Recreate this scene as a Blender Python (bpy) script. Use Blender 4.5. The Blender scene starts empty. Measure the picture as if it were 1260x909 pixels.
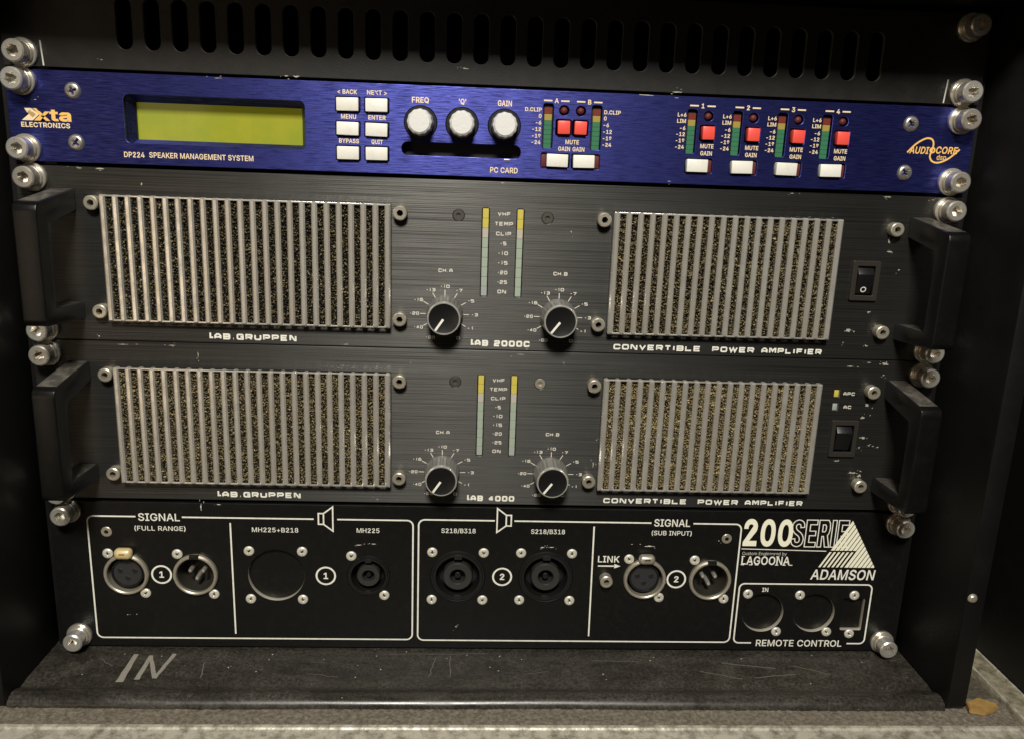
import bpy, bmesh, math, random
from mathutils import Vector, Matrix
R = math.radians
random.seed(7)
sc = bpy.context.scene
COL = sc.collection
Z0 = 330.0                      # everything below is written in millimetres, z = 0 at the top of the processor
MM = 0.001
def W(p): return Vector((p[0]*MM, p[1]*MM, (p[2]+Z0)*MM))

# ------------------------------------------------------------------ camera
cam_d = bpy.data.cameras.new('camera'); cam = bpy.data.objects.new('camera', cam_d); COL.objects.link(cam)
cam_d.sensor_width = 36.0; cam_d.lens = 1025.157/1260*36
cam_d.clip_start = 0.01; cam_d.clip_end = 20
cam.matrix_world = Matrix.Translation(W((-15.12, -433.19, -37.25))) @ (
    Matrix.Rotation(-0.05354503, 4, 'Z') @ Matrix.Rotation(1.33092414, 4, 'X') @ Matrix.Rotation(0.0367851, 4, 'Z'))
sc.camera = cam

# ------------------------------------------------------------------ light (a dim room with a lamp overhead)
wd = bpy.data.worlds.new('World'); sc.world = wd; wd.use_nodes = True
bg = wd.node_tree.nodes['Background']; bg.inputs[0].default_value = (1.0, 0.87, 0.72, 1); bg.inputs[1].default_value = 0.012
def area(name, pos, target, size, power, col, sy=None):
    d = bpy.data.lights.new(name, 'AREA'); d.energy = power; d.color = col; d.size = size
    if sy: d.shape = 'RECTANGLE'; d.size_y = sy
    o = bpy.data.objects.new(name, d); COL.objects.link(o)
    o.location = W(pos); v = W(target)-W(pos); o.rotation_euler = v.to_track_quat('-Z', 'Y').to_euler()
    return o
area('ceiling_lamp', (-60, -1000, 760), (0, 0, -120), 0.24, 23.5, (1.0, 0.965, 0.88))
area('warm_wall_fill', (-800, -1150, -230), (-100, 0, -130), 0.6, 1.4, (1.0, 0.76, 0.5))  # unseen fill light added in place of a warm-lit wall at left
sc.view_settings.view_transform = 'Standard'; sc.view_settings.look = 'None'
sc.view_settings.exposure = 0.0; sc.view_settings.gamma = 1.0
sc.view_settings.use_curve_mapping = False
sc.cycles.use_denoising = True
sc.cycles.max_bounces = 6

# ------------------------------------------------------------------ materials
MATS = {}
def mat(name, col, rough=0.5, metal=0.0, spec=0.5, emit=None, coat=0.0, aniso=0.0, noise=None, streak=None, bump=None, rvar=0.0):
    """noise = (scale, colour2, amount, detail), streak = (amount, colour2): horizontal brushing, bump = (scale, strength)"""
    if name in MATS: return MATS[name]
    m = bpy.data.materials.new(name); m.use_nodes = True; nt = m.node_tree; b = nt.nodes['Principled BSDF']
    N = lambda t: nt.nodes.new(t); L = nt.links.new
    b.inputs['Base Color'].default_value = (*col, 1); b.inputs['Roughness'].default_value = rough
    b.inputs['Metallic'].default_value = metal; b.inputs['Specular IOR Level'].default_value = spec
    if coat: b.inputs['Coat Weight'].default_value = coat; b.inputs['Coat Roughness'].default_value = 0.12
    if emit: b.inputs['Emission Color'].default_value = (*emit[0], 1); b.inputs['Emission Strength'].default_value = emit[1]
    geo = N('ShaderNodeNewGeometry')
    src = None
    if aniso:
        b.inputs['Anisotropic'].default_value = aniso
        c = N('ShaderNodeCombineXYZ'); c.inputs[2].default_value = 1.0; L(c.outputs[0], b.inputs['Tangent'])
    if streak:
        mp = N('ShaderNodeMapping'); mp.inputs['Scale'].default_value = (streak[2], 1500, streak[3]); L(geo.outputs['Position'], mp.inputs[0])
        n = N('ShaderNodeTexNoise'); n.inputs['Scale'].default_value = 1.0; n.inputs['Detail'].default_value = 3.0; n.inputs['Roughness'].default_value = 0.65
        L(mp.outputs[0], n.inputs['Vector'])
        r = N('ShaderNodeMapRange'); r.inputs[1].default_value = 0.38; r.inputs[2].default_value = 0.68; L(n.outputs[0], r.inputs[0])
        mx = N('ShaderNodeMix'); mx.data_type = 'RGBA'
        ml = N('ShaderNodeMath'); ml.operation = 'MULTIPLY'; ml.inputs[1].default_value = streak[0]; L(r.outputs[0], ml.inputs[0])
        L(ml.outputs[0], mx.inputs[0]); mx.inputs[6].default_value = (*col, 1); mx.inputs[7].default_value = (*streak[1], 1); src = mx.outputs[2]
        rr = N('ShaderNodeMapRange'); rr.inputs[3].default_value = rough+0.12; rr.inputs[4].default_value = max(0.08, rough-0.14); L(r.outputs[0], rr.inputs[0])
        L(rr.outputs[0], b.inputs['Roughness'])
        bp = N('ShaderNodeBump'); bp.inputs['Strength'].default_value = 0.25; bp.inputs['Distance'].default_value = 0.0002; L(n.outputs[0], bp.inputs['Height']); L(bp.outputs[0], b.inputs['Normal'])
    if noise:
        n2 = N('ShaderNodeTexNoise'); n2.inputs['Scale'].default_value = noise[0]; n2.inputs['Detail'].default_value = noise[3] if len(noise) > 3 else 6.0
        n2.inputs['Roughness'].default_value = 0.68; L(geo.outputs['Position'], n2.inputs['Vector'])
        r2 = N('ShaderNodeMapRange'); lo, hi = noise[4] if len(noise) > 4 else (0.42, 0.7)
        r2.inputs[1].default_value = lo; r2.inputs[2].default_value = hi; L(n2.outputs[0], r2.inputs[0])
        m2 = N('ShaderNodeMix'); m2.data_type = 'RGBA'; ml2 = N('ShaderNodeMath'); ml2.operation = 'MULTIPLY'; ml2.inputs[1].default_value = noise[2]
        L(r2.outputs[0], ml2.inputs[0]); L(ml2.outputs[0], m2.inputs[0])
        if src: L(src, m2.inputs[6])
        else: m2.inputs[6].default_value = (*col, 1)
        m2.inputs[7].default_value = (*noise[1], 1); src = m2.outputs[2]
        if rvar and not streak:
            r3 = N('ShaderNodeMapRange'); r3.inputs[1].default_value = 0.3; r3.inputs[2].default_value = 0.7; r3.inputs[3].default_value = rough-rvar; r3.inputs[4].default_value = rough+rvar
            L(n2.outputs[0], r3.inputs[0]); L(r3.outputs[0], b.inputs['Roughness'])
    if bump and not streak:
        n4 = N('ShaderNodeTexNoise'); n4.inputs['Scale'].default_value = bump[0]; n4.inputs['Detail'].default_value = 4.0; L(geo.outputs['Position'], n4.inputs['Vector'])
        bp = N('ShaderNodeBump'); bp.inputs['Strength'].default_value = bump[1]; bp.inputs['Distance'].default_value = 0.0006; L(n4.outputs[0], bp.inputs['Height']); L(bp.outputs[0], b.inputs['Normal'])
    if src: L(src, b.inputs['Base Color'])
    MATS[name] = m; return m
BLUE = mat('blue_brushed_anodised', (0.011, 0.0125, 0.085), 0.45, 0.8, aniso=0.84, streak=(0.62, (0.08, 0.093, 0.41), 110, 2600))
BLK = mat('black_brushed_anodised', (0.026, 0.0255, 0.024), 0.47, 0.82, aniso=0.86, streak=(0.62, (0.175, 0.17, 0.157), 9, 3300), noise=(60, (0.05, 0.048, 0.044), 0.4))
PATCH = mat('black_satin_paint', (0.0045, 0.0043, 0.004), 0.42, 0.0, 0.35, noise=(220, (0.016, 0.015, 0.0135), 0.5, 8.0, (0.5, 0.8)), bump=(900, 0.08))
VENT = mat('black_powder_coat', (0.0075, 0.0065, 0.0055), 0.46, 0.0, 0.4, noise=(90, (0.024, 0.02, 0.0165), 0.5), bump=(1500, 0.12))
CASE = mat('black_case_laminate', (0.004, 0.0038, 0.0036), 0.5, 0.0, 0.3, noise=(35, (0.014, 0.0125, 0.0105), 0.5, 8.0, (0.5, 0.8)), bump=(600, 0.15))
DARK = mat('dark_cavity_plastic', (0.006, 0.006, 0.006), 0.6)
BPLA = mat('black_plastic', (0.008, 0.008, 0.008), 0.36, bump=(1500, 0.05))
BHAN = mat('black_handle_paint', (0.004, 0.004, 0.004), 0.33, 0.0, 0.3, noise=(160, (0.012, 0.0115, 0.011), 0.4, 8.0, (0.5, 0.78)), bump=(1200, 0.08))
STEEL = mat('zinc_steel', (0.74, 0.71, 0.64), 0.3, 0.72, noise=(300, (0.46, 0.42, 0.36), 0.5), rvar=0.08)
NICKEL = mat('dull_nickel', (0.62, 0.57, 0.46), 0.36, 0.7, noise=(500, (0.36, 0.31, 0.23), 0.6), rvar=0.1)
BRASS = mat('yellowed_latch_metal', (0.78, 0.62, 0.32), 0.4, 0.35)
BARM = mat('grille_aluminium', (0.84, 0.81, 0.74), 0.26, 0.68, noise=(140, (0.50, 0.475, 0.42), 0.75), rvar=0.1)
def vary(m, amt, c2):
    nt = m.node_tree; b = nt.nodes['Principled BSDF']; oi = nt.nodes.new('ShaderNodeObjectInfo'); mx = nt.nodes.new('ShaderNodeMix'); mx.data_type = 'RGBA'
    src = b.inputs['Base Color'].links[0].from_socket; ml = nt.nodes.new('ShaderNodeMath'); ml.operation = 'MULTIPLY'; ml.inputs[1].default_value = amt
    nt.links.new(oi.outputs['Random'], ml.inputs[0]); nt.links.new(ml.outputs[0], mx.inputs[0]); nt.links.new(src, mx.inputs[6]); mx.inputs[7].default_value = (*c2, 1)
    nt.links.new(mx.outputs[2], b.inputs['Base Color'])
vary(BARM, 0.4, (0.66, 0.58, 0.47))
vary(STEEL, 0.6, (0.40, 0.34, 0.26))
ALU = mat('worn_aluminium', (0.56, 0.52, 0.43), 0.5, 0.3, noise=(170, (0.16, 0.14, 0.105), 0.9, 12.0, (0.43, 0.64)), bump=(500, 0.5), rvar=0.15)
BARE = mat('bare_cut_aluminium', (0.66, 0.61, 0.50), 0.4, 0.5)
WHITE = mat('white_button_plastic', (0.80, 0.79, 0.73), 0.4, noise=(260, (0.60, 0.57, 0.48), 0.6, 6.0, (0.5, 0.75)), bump=(1800, 0.03)); vary(WHITE, 0.3, (0.66, 0.60, 0.47))
KNOBW = mat('silver_knob_paint', (0.80, 0.795, 0.765), 0.38, 0.3, bump=(800, 0.1))
REDB = mat('red_mute_button', (0.82, 0.085, 0.06), 0.38)
REDD = mat('unlit_red_lens', (0.11, 0.022, 0.02), 0.55, 0.0, 0.3)
REDS = mat('dark_red_segment', (0.17, 0.026, 0.02), 0.35)
YELS = mat('amber_segment', (0.33, 0.26, 0.055), 0.35)
GRNS = mat('green_segment', (0.04, 0.165, 0.085), 0.35)
AYEL = mat('yellow_bar_segment', (0.56, 0.47, 0.09), 0.4)
APNK = mat('pale_pink_bar_segment', (0.46, 0.42, 0.35), 0.4)
AGRN = mat('pale_green_bar_segment', (0.33, 0.385, 0.31), 0.4)
AGRY = mat('grey_bar_segment', (0.34, 0.36, 0.34), 0.4)
INK = mat('cream_print', (0.86, 0.84, 0.74), 0.5, noise=(350, (0.52, 0.50, 0.43), 0.6, 6.0, (0.48, 0.72)))
INKY = mat('gold_print', (0.86, 0.50, 0.13), 0.5)
INKP = mat('pale_gold_print', (0.84, 0.66, 0.42), 0.5)
INKG = mat('grey_print', (0.62, 0.59, 0.52), 0.5)
PAINTCHIP = mat('chipped_bare_metal', (0.46, 0.42, 0.34), 0.5, 0.2)
CHALK = mat('grey_marker', (0.30, 0.28, 0.235), 0.6, noise=(900, (0.17, 0.155, 0.13), 0.6))
CHROME = mat('knob_chrome', (0.85, 0.83, 0.76), 0.22, 0.7)
KBODY = mat('knob_side', (0.42, 0.41, 0.38), 0.3, 0.7)
WOODC = mat('ochre_chip', (0.34, 0.205, 0.06), 0.7, noise=(220, (0.20, 0.11, 0.03), 0.7))
FOAMG = mat('grey_brown_foam', (0.105, 0.088, 0.066), 0.9, noise=(420, (0.27, 0.232, 0.175), 0.8, 6.0, (0.4, 0.66)), bump=(900, 1.0))
FOAMS = mat('shaded_side_foam', (0.05, 0.04, 0.028), 0.9, noise=(420, (0.13, 0.105, 0.075), 0.8, 6.0, (0.4, 0.66)), bump=(900, 1.0))  # darker copy of the grey-brown foam, side shade put into its colour
GALU = mat('shaded_stained_aluminium', (0.36, 0.325, 0.225), 0.5, 0.3, noise=(150, (0.11, 0.095, 0.06), 0.9, 10.0, (0.42, 0.64)), bump=(500, 0.5))  # darker aluminium for the side strips: their dimness and stains both in the colour
# the base plate: dark lacquer under uneven dust
def base_mat():
    m = bpy.data.materials.new('dusty_dark_lacquer'); m.use_nodes = True; nt = m.node_tree; b = nt.nodes['Principled BSDF']
    N = lambda t: nt.nodes.new(t); L = nt.links.new
    g = N('ShaderNodeNewGeometry')
    def nz(scale, det, dist=0.0, sx=1, sy=1):
        mp = N('ShaderNodeMapping'); mp.inputs['Scale'].default_value = (sx, sy, 1); L(g.outputs['Position'], mp.inputs[0])
        n = N('ShaderNodeTexNoise'); n.inputs['Scale'].default_value = scale; n.inputs['Detail'].default_value = det; n.inputs['Roughness'].default_value = 0.7
        n.inputs['Distortion'].default_value = dist; L(mp.outputs[0], n.inputs['Vector']); return n
    big = nz(17, 9, 1.6, 1, 2.0); fine = nz(700, 4); spk = nz(420, 2)
    r1 = N('ShaderNodeMapRange'); r1.inputs[1].default_value = 0.38; r1.inputs[2].default_value = 0.74; L(big.outputs[0], r1.inputs[0])
    r2 = N('ShaderNodeMapRange'); r2.inputs[1].default_value = 0.35; r2.inputs[2].default_value = 0.75; L(fine.outputs[0], r2.inputs[0])
    mu = N('ShaderNodeMath'); mu.operation = 'MULTIPLY'; L(r1.outputs[0], mu.inputs[0]); L(r2.outputs[0], mu.inputs[1])
    ad = N('ShaderNodeMath'); ad.operation = 'MULTIPLY_ADD'; L(r2.outputs[0], ad.inputs[0]); ad.inputs[1].default_value = 0.2; L(mu.outputs[0], ad.inputs[2])
    mx = N('ShaderNodeMix'); mx.data_type = 'RGBA'; L(ad.outputs[0], mx.inputs[0]); mx.inputs[6].default_value = (0.014, 0.0125, 0.010, 1); mx.inputs[7].default_value = (0.115, 0.105, 0.085, 1)
    r3 = N('ShaderNodeMapRange'); r3.inputs[1].default_value = 0.745; r3.inputs[2].default_value = 0.77; L(spk.outputs[0], r3.inputs[0])
    m3 = N('ShaderNodeMix'); m3.data_type = 'RGBA'; L(r3.outputs[0], m3.inputs[0]); L(mx.outputs[2], m3.inputs[6]); m3.inputs[7].default_value = (0.4, 0.36, 0.27, 1)
    L(m3.outputs[2], b.inputs['Base Color'])
    rr = N('ShaderNodeMapRange'); rr.inputs[3].default_value = 0.24; rr.inputs[4].default_value = 0.46; L(r1.outputs[0], rr.inputs[0]); L(rr.outputs[0], b.inputs['Roughness'])
    bp = N('ShaderNodeBump'); bp.inputs['Strength'].default_value = 0.08; bp.inputs['Distance'].default_value = 0.0005; L(fine.outputs[0], bp.inputs['Height']); L(bp.outputs[0], b.inputs['Normal'])
    return m
BASEM = base_mat()
# reticulated filter foam: dusty strands over dark pores
def foam_mat(dust):
    m = bpy.data.materials.new('dusty_filter_foam'); m.use_nodes = True; nt = m.node_tree; b = nt.nodes['Principled BSDF']
    N = lambda t: nt.nodes.new(t); L = nt.links.new
    g = N('ShaderNodeNewGeometry'); v = N('ShaderNodeTexVoronoi'); v.feature = 'DISTANCE_TO_EDGE'; v.inputs['Scale'].default_value = 880
    n0 = N('ShaderNodeTexNoise'); n0.inputs['Scale'].default_value = 600; n0.inputs['Detail'].default_value = 2
    mxv = N('ShaderNodeMix'); mxv.data_type = 'VECTOR'; mxv.inputs[0].default_value = 0.0012; L(g.outputs['Position'], mxv.inputs[4]); L(n0.outputs['Color'], mxv.inputs[5])
    L(g.outputs['Position'], n0.inputs['Vector']); L(mxv.outputs[1], v.inputs['Vector'])
    r = N('ShaderNodeMapRange'); r.inputs[1].default_value = 0.20; r.inputs[2].default_value = 0.04; L(v.outputs['Distance'], r.inputs[0])
    n = N('ShaderNodeTexNoise'); n.inputs['Scale'].default_value = 45; n.inputs['Detail'].default_value = 5; L(g.outputs['Position'], n.inputs['Vector'])
    n5 = N('ShaderNodeTexNoise'); n5.inputs['Scale'].default_value = 900; n5.inputs['Detail'].default_value = 2; L(g.outputs['Position'], n5.inputs['Vector'])
    r5 = N('ShaderNodeMapRange'); r5.inputs[1].default_value = 0.60-0.2*dust; r5.inputs[2].default_value = 0.78-0.2*dust; L(n5.outputs[0], r5.inputs[0])
    mu = N('ShaderNodeMath'); mu.operation = 'MULTIPLY'; L(r.outputs[0], mu.inputs[0]); L(r5.outputs[0], mu.inputs[1])
    cr = N('ShaderNodeMix'); cr.data_type = 'RGBA'; L(n.outputs[0], cr.inputs[0]); cr.inputs[6].default_value = (0.30, 0.235, 0.12, 1); cr.inputs[7].default_value = (0.74, 0.59, 0.31, 1)
    mx = N('ShaderNodeMix'); mx.data_type = 'RGBA'; L(mu.outputs[0], mx.inputs[0]); mx.inputs[6].default_value = (0.004, 0.0038, 0.003, 1); L(cr.outputs[2], mx.inputs[7])
    L(mx.outputs[2], b.inputs['Base Color']); b.inputs['Roughness'].default_value = 0.85; b.inputs['Specular IOR Level'].default_value = 0.2
    bp = N('ShaderNodeBump'); bp.inputs['Strength'].default_value = 1.0; bp.inputs['Distance'].default_value = 0.0006; L(mu.outputs[0], bp.inputs['Height']); L(bp.outputs[0], b.inputs['Normal'])
    return m
FILT = {d: foam_mat(d) for d in (0.6, 0.85, 1.0, 1.4)}
def lcd_mat():
    m = mat('yellow_green_display', (0.195, 0.235, 0.011), 0.4, emit=((0.33, 0.325, 0.006), 0.19), noise=(26, (0.33, 0.29, 0.012), 0.9))
    b = m.node_tree.nodes['Principled BSDF']; b.inputs['Coat Weight'].default_value = 0.6; b.inputs['Coat Roughness'].default_value = 0.08
    return m
LCD = lcd_mat()

# ------------------------------------------------------------------ mesh helpers (all in mm)
def finish(bm, name, mats, smooth=True, ang=38):
    if smooth:
        bm.normal_update()
        for f in bm.faces: f.smooth = True
        for e in bm.edges:
            if len(e.link_faces) == 2 and e.calc_face_angle(0) > R(ang): e.smooth = False
    for v in bm.verts: v.co *= MM
    me = bpy.data.meshes.new(name); bm.to_mesh(me); bm.free()
    for m in (mats if isinstance(mats, (list, tuple)) else [mats]): me.materials.append(m)
    return me
ORG = {}
def put(name, me, pos, parent=None, rot=None, scale=None):
    o = bpy.data.objects.new(name, me); COL.objects.link(o)
    if parent is None: o.location = W(pos)
    else:
        o.parent = parent; q = ORG[parent.name]; o.location = Vector((pos[0]-q[0], pos[1]-q[1], pos[2]-q[2]))*MM
    if rot: o.rotation_euler = rot
    if scale: o.scale = scale
    ORG[o.name] = tuple(pos); return o
def thing(name, pos, label, cat, group=None):
    o = put(name, None, pos); o.empty_display_size = 0.02; o['label'] = label; o['category'] = cat
    if group: o['group'] = group
    return o
def at0(me_builder):            # helper: meshes are built around their own origin
    return me_builder
def bm_box(sx, sy, sz, bev=0.0, seg=2):
    bm = bmesh.new(); bmesh.ops.create_cube(bm, size=1.0)
    for v in bm.verts: v.co = Vector((v.co.x*sx, v.co.y*sy, v.co.z*sz))
    if bev: bmesh.ops.bevel(bm, geom=list(bm.edges), offset=bev, segments=seg, affect='EDGES', profile=0.5)
    return bm
def box(name, x0, x1, y0, y1, z0, z1, m, parent, bev=0.0, seg=2, **k):
    return put(name, finish(bm_box(x1-x0, y1-y0, z1-z0, bev, seg), name, m), ((x0+x1)/2, (y0+y1)/2, (z0+z1)/2), parent, **k)
def prism_x(pts, x0, x1, bev=0.0, seg=2):      # polygon in (y, z) swept along x
    bm = bmesh.new(); a = [bm.verts.new((x0, y, z)) for y, z in pts]; b = [bm.verts.new((x1, y, z)) for y, z in pts]
    n = len(pts); bm.faces.new(a); bm.faces.new(b[::-1])
    for i in range(n): bm.faces.new((a[i], b[i], b[(i+1) % n], a[(i+1) % n]))
    bmesh.ops.recalc_face_normals(bm, faces=bm.faces)
    if bev: bmesh.ops.bevel(bm, geom=list(bm.edges), offset=bev, segments=seg, affect='EDGES', profile=0.5)
    return bm
def lathe(prof, n=32, close_end=True):
    """prof: list of (radius or function(theta), y); revolved about Y; first ring open or closed at radius 0"""
    bm = bmesh.new(); rings = []
    for r, y in prof:
        if not callable(r) and r <= 1e-6: rings.append([bm.verts.new((0, y, 0))]); continue
        ring = []
        for i in range(n):
            t = 2*math.pi*i/n; rr = r(t) if callable(r) else r
            ring.append(bm.verts.new((rr*math.cos(t), y, rr*math.sin(t))))
        rings.append(ring)
    for a, b in zip(rings, rings[1:]):
        if len(a) == 1 and len(b) == 1: continue
        for i in range(n):
            j = (i+1) % n
            if len(a) == 1: bm.faces.new((a[0], b[j], b[i]))
            elif len(b) == 1: bm.faces.new((a[i], a[j], b[0]))
            else: bm.faces.new((a[i], a[j], b[j], b[i]))
    bmesh.ops.recalc_face_normals(bm, faces=bm.faces)
    return bm
def hexr(r, rot=0.3): return lambda t: r*math.cos(R(30))/math.cos(((t+rot) % R(60))-R(30))
def torx(r, rot=0.2): return lambda t: r*(1+0.17*math.cos(6*(t+rot)))
def cross(Lr, w, rot=0.4):
    def f(t):
        q = ((t+rot+R(45)) % R(90))-R(45); s = abs(math.sin(q))
        return min(Lr, w/s) if s > 1e-6 else Lr
    return f
def rrect(cx, cz, w, h, r=0.0, n=5):
    if r <= 0: return [(cx-w/2, cz-h/2), (cx+w/2, cz-h/2), (cx+w/2, cz+h/2), (cx-w/2, cz+h/2)]
    P = []
    for sx, sz, a0 in ((1, -1, -90), (1, 1, 0), (-1, 1, 90), (-1, -1, 180)):
        for i in range(n+1):
            a = R(a0+90*i/n); P.append((cx+sx*(w/2-r)+r*math.cos(a), cz+sz*(h/2-r)+r*math.sin(a)))
    return P
def circ(cx, cz, r, n=40): return [(cx+r*math.cos(2*math.pi*i/n), cz+r*math.sin(2*math.pi*i/n)) for i in range(n)]
def curve_mesh(polys, t, bev, name):
    cu = bpy.data.curves.new(name, 'CURVE'); cu.dimensions = '2D'; cu.fill_mode = 'BOTH'
    cu.extrude = max(0.0, t/2-bev); cu.bevel_depth = bev; cu.bevel_resolution = 1; cu.offset = -bev
    for P in polys:
        s = cu.splines.new('POLY'); s.points.add(len(P)-1); s.use_cyclic_u = True
        for q, (x, z) in zip(s.points, P): q.co = (x, z, 0, 1)
    o = bpy.data.objects.new(name, cu); COL.objects.link(o); dg = bpy.context.evaluated_depsgraph_get(); dg.update()
    me = bpy.data.meshes.new_from_object(o.evaluated_get(dg)); bpy.data.objects.remove(o); bpy.data.curves.remove(cu)
    return me
def plate(name, outline, holes, t, bev, mats, pos, parent, hole_mat=False, recess=0.0):
    """flat plate in the XZ plane; front face at y = pos.y, thickness t behind it"""
    me0 = curve_mesh([outline]+holes, t, bev, 'tmp'); bm = bmesh.new(); bm.from_mesh(me0); bpy.data.meshes.remove(me0)
    for v in bm.verts: v.co = Vector((v.co.x, t/2-v.co.z, v.co.y))
    bmesh.ops.remove_doubles(bm, verts=bm.verts, dist=0.0005)
    bmesh.ops.recalc_face_normals(bm, faces=bm.faces); bm.normal_update(); bm.faces.index_update()
    if hole_mat:
        xs = [p[0] for p in outline]; zs = [p[1] for p in outline]
        for f in bm.faces:
            c = f.calc_center_median()
            if abs(f.normal.y) < 0.8 and min(xs)+1 < c.x < max(xs)-1 and min(zs)+1 < c.z < max(zs)-1: f.material_index = 1
    cx, cz = pos[0], pos[2]
    flat = [f.index for f in bm.faces if abs(f.normal.y) > 0.97]
    for v in bm.verts: v.co -= Vector((cx, 0, cz))
    me = finish(bm, name, mats, ang=30)
    for i in flat: me.polygons[i].use_smooth = False
    return put(name, me, pos, parent)
# ---- printed lines and letters: thin flat ribbons a few hundredths of a millimetre proud of the panel
def ribbon(bm, pts, w, closed=False, y=0.0):
    n = len(pts); P = [Vector(p) for p in pts]; Lf, Rt = [], []
    for i in range(n):
        if closed: a, c = P[i-1], P[(i+1) % n]
        else: a, c = (P[i-1] if i else None), (P[i+1] if i < n-1 else None)
        d1 = (P[i]-a).normalized() if a is not None else None; d2 = (c-P[i]).normalized() if c is not None else None
        if d1 is None: d1 = d2
        if d2 is None: d2 = d1
        n1 = Vector((-d1.y, d1.x)); n2 = Vector((-d2.y, d2.x)); mvec = n1+n2
        if mvec.length < 1e-5: mvec = n1
        mvec.normalize(); k = w/2/max(0.45, mvec.dot(n1))
        Lf.append(bm.verts.new((P[i].x+mvec.x*k, y, P[i].y+mvec.y*k))); Rt.append(bm.verts.new((P[i].x-mvec.x*k, y, P[i].y-mvec.y*k)))
    for i in range(n if closed else n-1):
        j = (i+1) % n; bm.faces.new((Lf[i], Rt[i], Rt[j], Lf[j]))
def face_front(bm):
    bm.normal_update()
    for f in bm.faces:
        if f.normal.y > 0: f.normal_flip()
PR = -0.06                      # print stands this far in front of a panel
def printed(name, bm, m, pos, parent):
    face_front(bm); return put(name, finish(bm, name, m, smooth=False), pos, parent)
def lines(name, paths, w, m, parent, y=PR, pos=None):
    bm = bmesh.new(); xs = [p[0] for q in paths for p in q[0]]; zs = [p[1] for q in paths for p in q[0]]
    c = ((min(xs)+max(xs))/2, (min(zs)+max(zs))/2)
    for k, (pts, closed) in enumerate(paths): ribbon(bm, [(p[0]-c[0], p[1]-c[1]) for p in pts], w, closed, y=-0.006*k)
    return printed(name, bm, m, (c[0], y, c[1]), parent)
def poly(name, P, m, parent, y=PR):
    cx = sum(p[0] for p in P)/len(P); cz = sum(p[1] for p in P)/len(P); bm = bmesh.new()
    bm.faces.new([bm.verts.new((x-cx, 0, z-cz)) for x, z in P]); bmesh.ops.triangulate(bm, faces=bm.faces)
    return printed(name, bm, m, (cx, y, cz), parent)
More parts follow.
